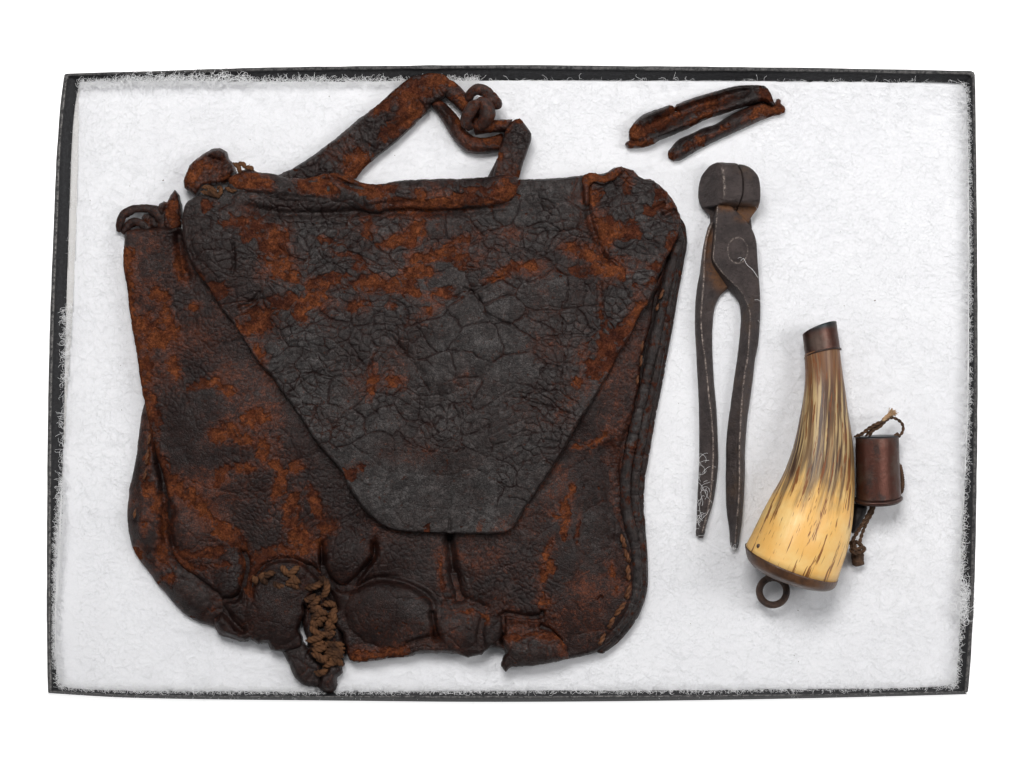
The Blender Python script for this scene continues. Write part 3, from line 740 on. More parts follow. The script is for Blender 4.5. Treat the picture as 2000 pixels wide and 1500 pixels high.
front_items = [
    ('g', [(348, 445), (350, 480), (358, 520), (372, 552)], 9, 10), ('b', 300, 520, 62, 90, 0, 5), ('b', 480, 900, 150, 190, -20, 7),
    ('g', [(335, 985), (330, 1030), (338, 1080)], 7, 12), ('b', 370, 1050, 34, 60, -20, 11),
    ('s', [(478, 1180), (480, 1140), (484, 1095), (476, 1070), (462, 1045)], 12, 7), ('g', [(466, 1068), (482, 1098), (478, 1135), (468, 1162), (446, 1172), (430, 1166)], 6, 17),
    ('b', 450, 1120, 30, 48, 5, 9), ('g', [(432, 1165), (437, 1190), (452, 1212), (480, 1240)], 8, 14), ('b', 451, 1224, 34, 17, 38, 9),
    ('g', [(629, 1042), (627, 1080), (631, 1110), (642, 1134), (668, 1150), (690, 1138), (712, 1114), (731, 1084), (732, 1056), (736, 1044)], 6, 20),
    ('b', 680, 1085, 56, 62, 0, 15), ('s', [(731, 1050), (731, 1082), (712, 1112), (682, 1137), (655, 1148), (630, 1112), (628, 1060)], 14, 8),
    ('g', [(492, 1178), (495, 1140), (520, 1102), (570, 1092), (610, 1112), (622, 1128)], 5, 9), ('b', 540, 1190, 62, 70, 0, 14), ('b', 557, 1112, 40, 26, 15, 7),
    ('g', [(875, 1040), (878, 1062), (884, 1110), (894, 1150), (903, 1184)], 10, 17), ('g', [(870, 1044), (885, 1050)], 9, 12),
    ('b', 768, 1196, 96, 70, 0, 26), ('g', [(668, 1165), (690, 1150), (740, 1132), (800, 1142), (842, 1170), (850, 1210)], 7, 9),
    ('g', [(843, 1190), (848, 1225), (853, 1247)], 6, 16), ('b', 853, 1244, 9, 8, 0, -24), ('s', [(780, 1253), (812, 1246), (838, 1238)], 8, 5),
    ('g', [(790, 1258), (815, 1249), (840, 1243)], 4, 7), ('b', 985, 1120, 70, 60, 10, 6),
    ('g', [(978, 1197), (1000, 1200), (1024, 1204), (1058, 1202), (1060, 1187)], 4.5, 15), ('b', 1010, 1222, 38, 16, 5, -13), ('g', [(1050, 1222), (1075, 1232), (1090, 1248), (1092, 1262)], 4.5, 13), ('g', [(980, 1195), (981, 1230), (984, 1262)], 6, 16),
    ('g', [(1180, 860), (1196, 930), (1194, 1000), (1204, 1060)], 20, 9), ('g', [(1238, 800), (1222, 850), (1208, 900), (1203, 960), (1212, 1020), (1232, 1075), (1234, 1120)], 6, 6),
    ('g', [(1232, 1078), (1238, 1130), (1230, 1180), (1206, 1222), (1176, 1258)], 5, 4), ('b', 1130, 1150, 70, 90, 20, 4), ('g', [(598, 1100), (618, 1120), (640, 1150), (655, 1200)], 9, 12),
    ('g', [(860, 1180), (900, 1170), (960, 1190)], 6, 5)]
sheet("front_panel", bag, M_LEA, FRONT, leather_h(14, 30, 9, s1=95, s2=11, crack1=.5, crack2=1.6, amp=.6, crease=.8, redden=.62, blobs=front_blobs, lines=front_lines, items=front_items, tone=.04, bias=-.08, seed=1.1, sag=4.6, minp=.25,
      toneblobs=[(1180, 950, 30, 130, 0, -.3), (1060, 980, 60, 80, 0, .35), (700, 950, 60, 60, 0, .15)]),
      step=1.6, z_bot=-5, rough=1.4, cull=flap_cull)

# flap
flap_blobs = [(490, 445, 48, 24, 28), (535, 480, 30, 42, -35), (549, 517, 26, 24), (583, 583, 46, 20), (503, 628, 34, 30), (695, 597, 20, 13), (589, 615, 12, 15), (631, 549, 46, 13, -12), (509, 695, 9, 20, -20),
              (757, 551, 78, 15, -3), (810, 565, 46, 12), (783, 463, 44, 10, -22), (717, 447, 11, 20, -20), (698, 522, 15, 8), (767, 597, 7, 6), (423, 565, 24, 12, 15), (816, 445, 15, 26, 20), (800, 470, 20, 10), (855, 500, 52, 13, -8),
              (910, 512, 26, 18), (816, 534, 44, 18), (871, 572, 42, 13), (1034, 520, 26, 9, -12), (992, 527, 26, 7, -15), (960, 545, 22, 5, -20), (1157, 528, 62, 11), (1199, 531, 32, 14), (1185, 462, 20, 54, -25), (1157, 396, 14, 44, -5),
              (1226, 363, 13, 27), (1281, 407, 34, 26, 45), (1309, 467, 14, 42, 20), (1267, 509, 32, 16, 20), (1267, 548, 14, 14), (1226, 462, 36, 36), (1174, 600, 5, 64, 0, .95), (1234, 622, 13, 46, 30), (1185, 690, 34, 52, 25), (1199, 655, 40, 12, -20),
              (998, 454, 12, 7, 30), (882, 402, 100, 9, -4), (784, 396, 60, 10), (992, 366, 16, 26, 20), (841, 605, 22, 7, -30), (1144, 495, 44, 14, 20), (770, 745, 14, 11), (695, 915, 24, 10, -25), (940, 1026, 5, 12), (838, 1036, 3, 9),
              (726, 745, 5, 36, 0, .7), (1125, 745, 7, 8), (400, 400, 24, 12), (440, 425, 30, 18, 35), (1170, 440, 12, 50, -20), (1275, 465, 16, 12), (1290, 390, 30, 14, 45), (1240, 560, 10, 6), (1250, 390, 16, 10), (1196, 420, 10, 20), (1215, 500, 24, 16),
              (385, 540, 6, 12), (640, 470, 30, 4, 10), (680, 500, 40, 4, 15), (575, 545, 12, 26, -10), (900, 470, 22, 6, -20)]
flap_dark = [(1215, 405, 26, 22, -35, -1.0), (1255, 375, 20, 26, 0, -1.2), (1305, 437, 20, 14, 20, -1.2), (1270, 450, 14, 20, 0, -.9), (1212, 488, 20, 18, 0, -1.1), (1272, 490, 24, 20, 0, -1.1), (1248, 540, 22, 18, 0, -1.1), (1240, 480, 12, 18, 0, -1.), (870, 525, 18, 9, 0, -1.1), (862, 545, 16, 10, 0, -1.1),
             (893, 544, 12, 8, 0, -1.1), (905, 567, 12, 8, 0, -1.1), (582, 561, 14, 10, 0, -1.2), (767, 525, 22, 20, 0, -1.1), (835, 560, 18, 12, 0, -1.), (1146, 408, 11, 14, 0, -1.), (1162, 417, 8, 10, 0, -1.2), (1158, 685, 7, 14, 0, -1.2), (455, 455, 14, 10, 0, -1.), (480, 620, 8, 8, 0, -1.1), (380, 400, 12, 10, 0, -1), (425, 420, 20, 18, 30, -1.), (1162, 408, 8, 10, 0, -1.0)]
flap_items = [('g', [(450, 395), (520, 412), (600, 418), (700, 414), (800, 414), (900, 412), (990, 405), (1020, 396)], 9, 11), ('g', [(470, 405), (560, 436), (700, 440)], 5, 4),
              ('g', [(1143, 345), (1146, 380), (1150, 420), (1162, 460), (1178, 500), (1200, 520)], 7, 10), ('b', 1110, 400, 60, 70, 0, 6), ('b', 1060, 380, 40, 30, 0, 4),
              ('s', [(1150, 352), (1180, 362), (1205, 345), (1218, 334)], 10, 9), ('b', 1195, 370, 30, 16, -15, -10), ('g', [(1290, 425), (1310, 415), (1325, 408)], 5, 8), ('g', [(1270, 412), (1300, 396)], 4, 6),
              ('g', [(540, 480), (562, 500), (600, 512)], 3, 4), ('g', [(1172, 540), (1174, 600), (1176, 652)], 4, 4), ('g', [(1167, 538), (1168, 640)], 2.5, 3),
              ('g', [(900, 560), (925, 570), (960, 552), (1000, 535)], 3, 4), ('g', [(875, 585), (925, 572), (950, 610), (1010, 640)], 3, 3), ('g', [(740, 640), (790, 690), (830, 740)], 12, 4), ('g', [(760, 650), (800, 700)], 3, 2), ('g', [(724, 700), (728, 770)], 4, 3),
              ('b', 430, 500, 60, 70, 30, 7), ('b', 500, 640, 40, 46, 0, -6), ('g', [(455, 470), (456, 520), (452, 540)], 3.5, 5), ('g', [(510, 565), (490, 590), (460, 605)], 3.5, 5), ('b', 590, 650, 50, 40, 0, 3),
              ('g', [(877, 1040), (878, 1010)], 3, 3), ('g', [(1040, 985), (1010, 975), (985, 975)], 3, 3), ('g', [(1130, 815), (1090, 800), (1050, 790), (1010, 775)], 3, 3.2), ('g', [(1095, 865), (1060, 858)], 3, 3),
              ('g', [(520, 790), (560, 775), (600, 740), (680, 700)], 3, 2.5), ('g', [(800, 850), (900, 760), (1000, 700)], 18, 4), ('g', [(650, 850), (740, 800)], 14, 3), ('b', 400, 470, 32, 55, -25, 6)]
flap_fine = [(850, 850, 330, 190, -8, -.75), (930, 690, 230, 100, 0, -.6), (850, 990, 180, 60, 0, -.5), (640, 680, 90, 60, 0, -.25), (650, 480, 170, 60, 0, .7), (420, 480, 80, 90, 0, .5), (700, 620, 120, 50, 0, .35), (1000, 480, 120, 60, 0, .35), (1100, 860, 60, 60, 0, .4), (1160, 700, 50, 60, 0, .2)]
class _c: pass
def flap_h():
    f0 = leather_h(44, 25, 6, s1=54, s2=17, crack1=2.6, crack2=2.6, crease=.7, amp=.55, blobs=flap_blobs + flap_dark, items=flap_items, tone=.66, bias=-.09, seed=2.4, sag=4.2, minp=.5, redden=.38, fine_field=flap_fine, aniso=(0.85, 1.12),
        toneblobs=[(830, 800, 200, 120, 0, -.15), (400, 520, 90, 120, 0, -.35), (560, 450, 60, 60, 0, -.2), (940, 970, 140, 60, 0, .25), (1230, 420, 100, 80, 0, -.1), (700, 390, 350, 30, 0, -.35), (640, 760, 80, 80, -30, .2), (1150, 620, 60, 80, 0, -.2), (1060, 440, 100, 80, 0, .15)])
    return f0
sheet("flap", bag, M_LEA, FLAP, flap_h(), step=1.4, z_bot=26, rough=1.3)

# rolled top edge
ROLL = [(446, 350), (465, 338), (483, 329), (505, 336), (528, 339), (556, 346), (585, 349), (612, 346), (632, 339), (651, 337), (662, 338), (675, 343), (690, 350), (710, 357), (745, 359), (780, 353), (836, 350), (890, 349), (948, 346), (1000, 341), (1012, 346), (1012, 372), (1000, 392),
        (960, 402), (900, 408), (840, 411), (780, 408), (730, 416), (700, 408), (650, 400), (600, 396), (550, 392), (510, 385), (480, 376), (458, 370)]
roll_blobs = [(490, 355, 60, 16, 8), (560, 365, 60, 12), (623, 365, 80, 18, 4), (720, 372, 80, 14, 10), (797, 372, 70, 14), (850, 396, 120, 10, -2), (930, 370, 60, 6), (985, 372, 20, 24, 30), (900, 385, 30, 12), (680, 352, 60, 6, 20), (640, 345, 50, 5)]
roll_dark = [(557, 362, 18, 11, 0, -1.2), (800, 357, 24, 12, 0, -1.2), (790, 378, 24, 8, 0, -1.), (845, 368, 16, 12, 0, -1.), (893, 372, 14, 7, 0, -1.), (950, 360, 40, 12, 0, -.6), (870, 357, 22, 8, 0, -.8), (540, 388, 40, 10, 8, -1.), (620, 392, 60, 8, 5, -1.), (700, 395, 34, 12, 30, -1.1)]
sheet("rolled_edge", bag, M_LEA, ROLL, leather_h(55, 25, 26, s1=34, s2=15, crack1=2.0, crack2=1.8, blobs=roll_blobs + roll_dark, items=[('g', [(590, 352), (640, 350), (665, 352), (700, 368), (735, 372)], 4, 8), ('g', [(655, 345), (680, 358), (712, 366)], 3, 8), ('g', [(640, 360), (645, 395)], 5, 4), ('g', [(700, 408), (760, 396), (850, 398)], 5, 4), ('g', [(480, 380), (560, 384), (640, 388)], 6, 5)],
      tone=.40, bias=-.02, seed=3.2, sag=2.2, minp=.2), step=1.8, z_bot=36, rough=1.3)
sheet("curled_corner", bag, M_LEA, [(1137, 346), (1150, 338), (1163, 338), (1178, 344), (1190, 337), (1202, 327), (1214, 325), (1218, 332), (1208, 343), (1196, 352), (1178, 358), (1160, 356), (1152, 362), (1149, 400), (1143, 402), (1140, 370)],
      leather_h(66, 15, 8, s1=30, s2=12, blobs=[(1180, 348, 50, 12)], bias=.25, tone=.3, seed=3.9, sag=1, minp=.3), step=1.7, z_bot=44, rough=1.0)
sheet("torn_corner_edge", bag, M_LEA, [(1256, 352), (1270, 350), (1280, 356), (1290, 363), (1303, 374), (1313, 390), (1323, 405), (1325, 416), (1317, 412), (1305, 396), (1292, 381), (1275, 368), (1262, 362)],
      leather_h(36, 14, 6, s1=22, s2=9, bias=.15, tone=.3, seed=4.0, sag=1, minp=.3), step=1.7, z_bot=20, rough=1.6)

# right-hand piping: three rolls side by side
def piping(pts, r, zc, seed, tone_, nm="piping"):
    pts = np.array(pts, float); C = catmull(pts, False, 3.0); n = len(C)
    rad = r * (1 + 0.10 * fbm(np.arange(n) * 3.0, np.zeros(n) + seed, 16, 3)); zz = zc + 2 * fbm(np.arange(n) * 3., np.zeros(n) + seed * 3, 60, 2)
    cr = np.zeros(n)
    for k in RNG.choice(n, 14, replace=False): cr = np.maximum(cr, np.exp(-((np.arange(n) - k) / 0.8)**2))
    e = np.minimum(np.arange(n), n - 1 - np.arange(n)) * 3.0; rad = rad * np.clip(np.sqrt(e / 14) + .25, .25, 1)
    V, F, T = tube_geo(np.c_[C, zz], rad * (1 - .16 * cr), 16, 0.05, 0.9, True, seed)
    crk = np.r_[np.repeat(cr, 16), 0, 0]
    bare = np.clip(.45 + fbm(V[:, 0] / S, V[:, 1] / S, 26, 3, seed) * .9, 0, .75) * (0.55)
    return link_mesh(nm, mesh_np(nm, V, F, T, {'crack': crk * .7, 'bare': bare, 'tone': np.clip(tone_ + .3 * fbm(V[:, 0] / S, V[:, 1] / S, 50, 2, seed), 0, 1)}), M_LEA, bag)
piping([(1326, 470), (1314, 510), (1303, 555), (1293, 600), (1283, 650), (1271, 700), (1258, 760), (1246, 805), (1237, 850), (1226, 900), (1221, 950), (1225, 1000), (1237, 1050), (1243, 1090), (1244, 1130), (1240, 1165), (1225, 1200), (1196, 1240)], 10.5, 34, 1, .62)
piping([(1318, 440), (1326, 462), (1321, 500), (1313, 550), (1302, 610), (1290, 680), (1277, 745), (1266, 790), (1256, 840), (1245, 900), (1238, 950), (1241, 1000), (1250, 1050), (1253, 1100), (1252, 1150), (1243, 1185), (1222, 1222), (1190, 1254), (1165, 1272)], 10, 24, 2, .5)
piping([(1318, 425), (1329, 440), (1333, 458), (1333, 478), (1326, 520), (1315, 580), (1305, 640), (1294, 700), (1283, 760), (1271, 820), (1261, 880), (1251, 940), (1249, 990), (1253, 1040), (1256, 1090), (1256, 1145), (1246, 1185), (1228, 1218), (1200, 1250), (1168, 1274)], 8.5, 15, 3, .35)
piping([(1306, 560), (1294, 610), (1280, 670), (1262, 720), (1250, 775), (1238, 820)], 4.5, 38, 4, .1)
# stitches
def stitch(cx, cy, ang, L, r, z, mat=M_STITCH):
    a = math.radians(ang); dx, dy = math.cos(a) * L / 2, math.sin(a) * L / 2
    rope("stitch", bag, mat, [(cx - dx, cy - dy, z - 3), (cx - dx * .5, cy - dy * .5, z + 2), (cx + dx * .5, cy + dy * .5, z + 2), (cx + dx, cy + dy, z - 3)], r, plies=2, pitch=26, step=2)
for cx, cy, a, L in ((1217, 1057, 75, 28), (1225, 1086, 72, 28), (1227, 1119, 88, 32), (1227, 1157, 105, 30), (1211, 1190, 128, 36), (1194, 1216, 118, 26), (1176, 1249, 118, 26)): stitch(cx, cy, a, L, 4.6, 49)
for cx, cy, a, L in ((1254, 676, 100, 20), (1252, 705, 96, 22), (1245, 742, 98, 18), (1292, 575, 112, 20), (1284, 600, 110, 16)): stitch(cx, cy, a, L, 2.8, 50)
for cx, cy, a, L in ((291, 858, 100, 22), (287, 893, 100, 30), (283, 927, 104, 22), (263, 1003, 100, 18)): stitch(cx, cy, a, L, 3.0, 37)

# bottom torn pieces
sheet("torn_seam_strip", bag, M_LEA, [(548, 1262), (575, 1258), (590, 1252), (600, 1262), (597, 1243), (590, 1217), (594, 1192), (604, 1160), (622, 1148), (646, 1160), (662, 1200), (669, 1240), (675, 1262), (676, 1280), (667, 1284), (673, 1298), (666, 1305), (669, 1314), (658, 1324), (659, 1340), (650, 1353), (633, 1353), (621, 1343), (604, 1341), (590, 1337), (575, 1323), (564, 1297), (556, 1280)],
      leather_h(4, 26, 12, s1=40, s2=14, crack1=1.2, crack2=1.2, items=[('g', [(600, 1268), (615, 1282), (628, 1300), (640, 1318)], 6, 8), ('b', 643, 1325, 20, 26, 20, 9), ('g', [(625, 1345), (628, 1318), (645, 1303)], 4, 7), ('b', 590, 1300, 26, 30, 20, 5)], tone=.22, bias=-.1, seed=5.0, sag=1.5, minp=.3), step=1.8, z_bot=-6, rough=1.2)
sheet("torn_patch", bag, M_LEA, [(845, 1200), (853, 1188), (871, 1181), (900, 1187), (923, 1184), (945, 1196), (965, 1201), (980, 1204), (981, 1222), (978, 1243), (968, 1258), (955, 1266), (946, 1272), (940, 1279), (932, 1280), (916, 1284), (903, 1280), (880, 1274), (862, 1262), (858, 1244), (850, 1225)],
      leather_h(34, 19, 14, s1=40, s2=13, crack1=1.6, crack2=1.4, blobs=[(871, 1184, 30, 5), (945, 1200, 6, 18, -30), (916, 1192, 10, 8)], items=[('b', 895, 1235, 46, 40, 0, 8), ('g', [(946, 1205), (938, 1235), (942, 1270)], 7, 8)], tone=.2, bias=-.05, seed=5.6, sag=1.5, minp=.2), step=1.8, z_bot=10, smooth_poly=False, rough=1.5)
sheet("turned_up_tear", bag, M_LEA, [(981, 1247), (990, 1240), (1004, 1237), (1020, 1241), (1040, 1233), (1062, 1233), (1082, 1236), (1096, 1248), (1107, 1262), (1111, 1286), (1090, 1292), (1046, 1300), (1010, 1303), (1000, 1303), (994, 1306), (988, 1314), (978, 1300), (982, 1285), (990, 1275), (984, 1262)],
      leather_h(36, 17, 12, s1=40, s2=13, crack1=1.6, crack2=1.5, blobs=[(1050, 1240, 46, 6, 5), (1000, 1246, 18, 6), (1100, 1262, 6, 20, -20)], items=[('b', 1045, 1270, 60, 28, -5, 6)], tone=.24, bias=-.08, seed=6.1, sag=1.5, minp=.2), step=1.8, z_bot=2, smooth_poly=False, rough=1.5)
sheet("curled_tongue", bag, M_LEA, [(418, 1207), (428, 1202), (442, 1206), (458, 1220), (470, 1235), (482, 1246), (484, 1253), (470, 1254), (446, 1246), (428, 1240), (420, 1226)],
      leather_h(18, 18, 12, s1=40, s2=14, crack1=1., crack2=1., tone=.25, bias=-.05, seed=6.4, sag=1, minp=.2), step=1.8, z_bot=-4, smooth_poly=False, rough=1.2)

# twine stitching the torn seam
def z5(l): return [(560 + a / 5.357, 1080 + b / 5.357) for a, b in l]
braid = [[(190, 370), (300, 350), (400, 290)], [(340, 250), (410, 300), (420, 380), (370, 470)], [(180, 480), (230, 490), (300, 430)], [(220, 570), (290, 520), (350, 450)], [(370, 540), (450, 530), (520, 560)],
         [(520, 560), (490, 620), (430, 690)], [(240, 620), (310, 580), (370, 580)], [(260, 700), (310, 650), (370, 630)], [(410, 740), (480, 700), (500, 640)], [(250, 750), (290, 820), (380, 860)], [(400, 800), (450, 770), (510, 790)],
         [(430, 910), (460, 850), (510, 830)], [(200, 920), (290, 900), (390, 880)], [(390, 940), (480, 960), (600, 960)], [(250, 1000), (340, 1010), (430, 970)], [(390, 1050), (480, 1010), (610, 1000)], [(400, 1080), (500, 1040), (600, 1040)],
         [(260, 1050), (330, 1080), (430, 1150)], [(430, 1100), (520, 1120), (590, 1180)], [(380, 1190), (470, 1150), (560, 1140)], [(290, 1240), (350, 1260), (430, 1220)],
         [(0, 250), (60, 200), (130, 140)], [(50, 220), (90, 290), (150, 310)], [(0, 300), (60, 330), (130, 380)], [(-20, 340), (50, 300), (110, 260)], [(-140, 290), (-100, 340), (-60, 350), (-10, 330)], [(-220, 200), (-260, 260), (-200, 330)], [(-240, 260), (-180, 220), (-120, 210)],
         [(-60, 120), (-20, 190), (40, 240)], [(-350, 240), (-330, 280), (-320, 330)], [(280, 760), (320, 730), (380, 770)], [(420, 700), (440, 760), (400, 830)], [(300, 560), (340, 610), (430, 640)], [(300, 720), (350, 690), (430, 700)], [(330, 860), (400, 850), (470, 870)], [(260, 960), (330, 950), (400, 930)], [(290, 680), (280, 740), (320, 790)], [(470, 620), (500, 680), (480, 740)], [(310, 1120), (380, 1110), (450, 1070)], [(470, 1090), (530, 1070), (590, 1090)]]
for i, b in enumerate(braid):
    q = z5(b); zz = 46 + (i * 7 % 5) * 1.5 if q[0][1] < 1160 else (38 + (i * 7 % 5) * 1.5)
    if q[0][1] > 1290: zz = 36
    n_ = len(q); zs = [zz + (3.5 if 0 < k < n_ - 1 else -3.5) for k in range(n_)]
    rope("twine", bag, M_TWINE, [(a, c, z) for (a, c), z in zip(q, zs)], 6.5, plies=3, pitch=26, step=2)

# top-left pieces
sheet("torn_scrap", bag, M_LEA, [(360, 367), (358, 353), (370, 323), (387, 307), (413, 291), (430, 289), (443, 296), (445, 310), (457, 320), (461, 335), (447, 352), (428, 360), (410, 362), (398, 364), (390, 374), (382, 384), (373, 376)],
      leather_h(18, 24, 8, s1=34, s2=12, crack1=1.8, crack2=1.5, blobs=[(372, 345, 14, 14), (400, 320, 20, 6, 30), (445, 350, 10, 10), (385, 330, 8, 18)], items=[('b', 425, 300, 22, 13, 10, 7), ('g', [(405, 303), (425, 315), (445, 318)], 4, 5), ('g', [(430, 318), (432, 350)], 4, 3)], tone=.28, bias=.02, seed=7.0, sag=2, minp=.2), step=1.7, z_bot=-2, smooth_poly=False, rough=1.2)
sheet("folded_tab", bag, M_LEA, [(316, 440), (313, 425), (306, 408), (311, 398), (320, 393), (326, 396), (333, 381), (341, 371), (349, 382), (354, 400), (356, 420), (352, 440), (345, 452), (330, 452)],
      leather_h(16, 22, 10, s1=30, s2=12, crack1=1.5, crack2=1.2, blobs=[(335, 420, 8, 22), (345, 440, 10, 8)], items=[('g', [(326, 396), (320, 420), (318, 440)], 3.5, 7)], tone=.25, bias=.1, seed=7.3, sag=1, minp=.2), step=1.7, z_bot=-2, smooth_poly=False, rough=1.1)
leaat = {'bare': .15, 'crack': 0.0, 'tone': .3, 'rusty': .4}
tube("strap_loop", bag, M_LEA, [(232, 452, 8), (236, 432, 14), (246, 416, 18), (266, 408, 20), (290, 408, 22), (306, 414, 24), (318, 428, 24), (322, 446, 22)], [5, 8, 8.5, 8, 9, 11, 12, 12], noise=.3, seed=3, flat=.75, attrs=leaat)
tube("strap_loop", bag, M_LEA, [(240, 456, 12), (250, 441, 16), (263, 434, 20), (276, 437, 24), (290, 448, 26)], [5, 8, 8.5, 8, 8], noise=.3, seed=5, flat=.75, attrs=leaat)
sheet("strap_loop_inside", bag, M_LEA, [(282, 418), (300, 416), (318, 430), (320, 446), (300, 450), (284, 448), (274, 434)], leather_h(6, 12, 8, s1=30, s2=12, bias=.15, tone=.2, seed=7.7, sag=1), step=2, z_bot=-2, rough=.6)
for pts in ([(455, 318, 40), (466, 326, 44), (468, 340, 42)], [(462, 322, 42), (474, 320, 45), (480, 330, 44)], [(478, 330, 44), (488, 327, 46), (496, 334, 48)]): rope("twine", bag, M_TWINE, [(a, b, c + 24) for a, b, c in pts], 4.6, plies=3, pitch=22)
for pts in ([(394, 366, 46), (410, 366, 50), (424, 376, 50)], [(392, 374, 44), (408, 378, 50), (426, 384, 48)], [(418, 384, 48), (430, 378, 50), (432, 364, 46)], [(404, 368, 48), (420, 380, 52), (430, 386, 46)], [(440, 366, 46), (452, 372, 50), (462, 372, 52)], [(430, 362, 40), (424, 370, 44)]): rope("twine", bag, M_TWINE, [(a, b, c + 24) for a, b, c in pts], 4.2, plies=3, pitch=20)

# strap (handle)
HANDLE = [(532, 352), (548, 340), (566, 332), (584, 322), (620, 297), (657, 269), (700, 233), (746, 197), (762, 182), (780, 168), (790, 159), (802, 151), (825, 145), (843, 143), (858, 144), (872, 148), (880, 158), (878, 172), (868, 190), (852, 198), (843, 202), (838, 214), (828, 224), (816, 235), (800, 252), (780, 270),
          (758, 288), (738, 304), (724, 315), (713, 324), (700, 340), (688, 356), (660, 370), (560, 370)]
sheet("strap", bag, M_LEA, HANDLE, leather_h(12, 26, 9, s1=26, s2=12, crack1=2.6, crack2=2.2, blobs=[(820, 170, 50, 24, -20), (755, 200, 10, 14, 30), (735, 218, 10, 8), (800, 215, 30, 20, -45), (700, 320, 26, 20, -30), (775, 245, 14, 40, 45), (690, 340, 16, 12), (850, 160, 26, 12)],
      items=[('b', 770, 220, 60, 30, -42, 5), ('g', [(745, 206), (755, 235), (768, 262)], 5, 4), ('g', [(838, 196), (810, 232), (770, 268), (720, 308)], 12, 7)], tone=.45, bias=-.04, seed=8.2, sag=1.6, minp=.25, fine_field=[(700, 250, 200, 200, 0, .8)]), step=1.7, z_bot=-3, rough=1.3)
def strip(pts, w, nm, seed, zb=10, th=24, rr=None, **kw):
    """flat strap along a centre line with widths"""
    pts = np.array(pts, float); w = np.array(w, float) * np.ones(len(pts))
    C = catmull(np.c_[pts, w], False, 8); T = np.gradient(C[:, :2], axis=0); T /= np.linalg.norm(T, axis=1)[:, None]
    Nn = np.c_[-T[:, 1], T[:, 0]]; P = np.concatenate([C[:, :2] + Nn * C[:, 2:3] / 2, (C[:, :2] - Nn * C[:, 2:3] / 2)[::-1]])
    return sheet(nm, bag, M_LEA, P, leather_h(zb, th, rr or float(w.max()) * .5, s1=24, s2=11, crack1=1.6, crack2=1.4, seed=seed, sag=1.0, minp=.15, **kw), step=1.7, z_bot=zb - 12, rough=1.0, smooth_poly=False)
strip([(846, 196), (864, 214), (884, 240), (900, 266), (920, 282), (948, 284), (985, 276)], [18, 26, 31, 31, 33, 30, 34], "strap_strip", 8.8, zb=8, th=24, tone=.2, bias=.0, blobs=[(856, 196, 16, 5), (903, 238, 6, 20, -40), (930, 262, 12, 8), (975, 270, 20, 14)])
strip([(856, 164), (876, 172), (896, 190), (912, 206), (928, 222), (940, 234)], [26, 34, 33, 32, 30, 26], "strap_strip", 9.1, zb=16, th=24, tone=.25, bias=.04, blobs=[(905, 200, 16, 10, 45), (870, 162, 20, 8), (918, 212, 14, 8, 45)])
strip([(925, 252), (945, 247), (965, 246), (1000, 246)], [22, 26, 24, 26], "strap_strip", 9.4, zb=24, th=24, tone=.3, bias=.02, blobs=[(953, 242, 12, 12), (975, 240, 16, 5)])
strip([(988, 290), (975, 318), (962, 344), (955, 356)], [14, 15, 15, 15], "strap_strip", 9.6, zb=10, th=20, tone=.2, bias=-.05)
sheet("strap_end", bag, M_LEA, [(1015, 231), (1026, 243), (1038, 261), (1036, 278), (1030, 296), (1021, 322), (1013, 350), (1008, 368), (958, 368), (963, 344), (971, 312), (977, 285), (983, 268), (989, 251), (1000, 238)],
      leather_h(34, 22, 14, s1=26, s2=11, crack1=2.2, crack2=2.0, blobs=[(1010, 236, 20, 4), (997, 246, 4, 12, 30), (974, 310, 4, 10), (1005, 345, 20, 4)], tone=.32, bias=-.08, seed=9.9, sag=1.2, minp=.3, fine_field=[(1000, 300, 100, 100, 0, .8)]), step=1.7, z_bot=10, rough=1.0)
# knot
tube("knot", bag, M_LEA, [(924, 238, 38), (938, 246, 44), (956, 246, 40)], [9, 12, 10], segs=14, noise=.25, seed=23, attrs={'bare': .5, 'crack': 0.0, 'rusty': .8, 'tone': .3})
tube("knot", bag, M_LEA, [(914, 196, 30), (922, 180, 38), (938, 175, 42), (952, 180, 44), (960, 196, 42), (962, 210, 36)], [8, 10, 11, 11, 10, 9], segs=14, noise=.22, seed=8, attrs={'bare': .3, 'crack': 0.0, 'rusty': .6, 'tone': .35})
tube("knot", bag, M_LEA, [(938, 197, 48), (950, 206, 58), (952, 222, 58), (945, 238, 52), (938, 250, 42)], [10, 14, 15, 14, 10], segs=14, noise=.22, seed=11, attrs={'bare': .12, 'crack': 0.0, 'rusty': .6, 'tone': .6})
tube("knot", bag, M_LEA, [(936, 204, 52), (925, 208, 60), (915, 222, 60), (911, 238, 54), (918, 250, 44)], [10, 12, 13, 11, 9], segs=14, noise=.22, seed=14, attrs={'bare': .25, 'crack': 0.0, 'rusty': .6, 'tone': .5})
tube("knot", bag, M_LEA, [(950, 192, 46), (961, 196, 48), (970, 203, 46), (972, 209, 42)], [10, 12, 12, 9], segs=14, noise=.15, seed=17, attrs={'bare': .25, 'crack': 0.0, 'rusty': .6, 'tone': .45})
tube("knot", bag, M_LEA, [(957, 182, 40), (965, 187, 42), (971, 192, 40)], [5, 6, 4.5], segs=12, noise=.2, seed=19, attrs={'bare': .9, 'crack': 0.0, 'rusty': .6, 'tone': .3})

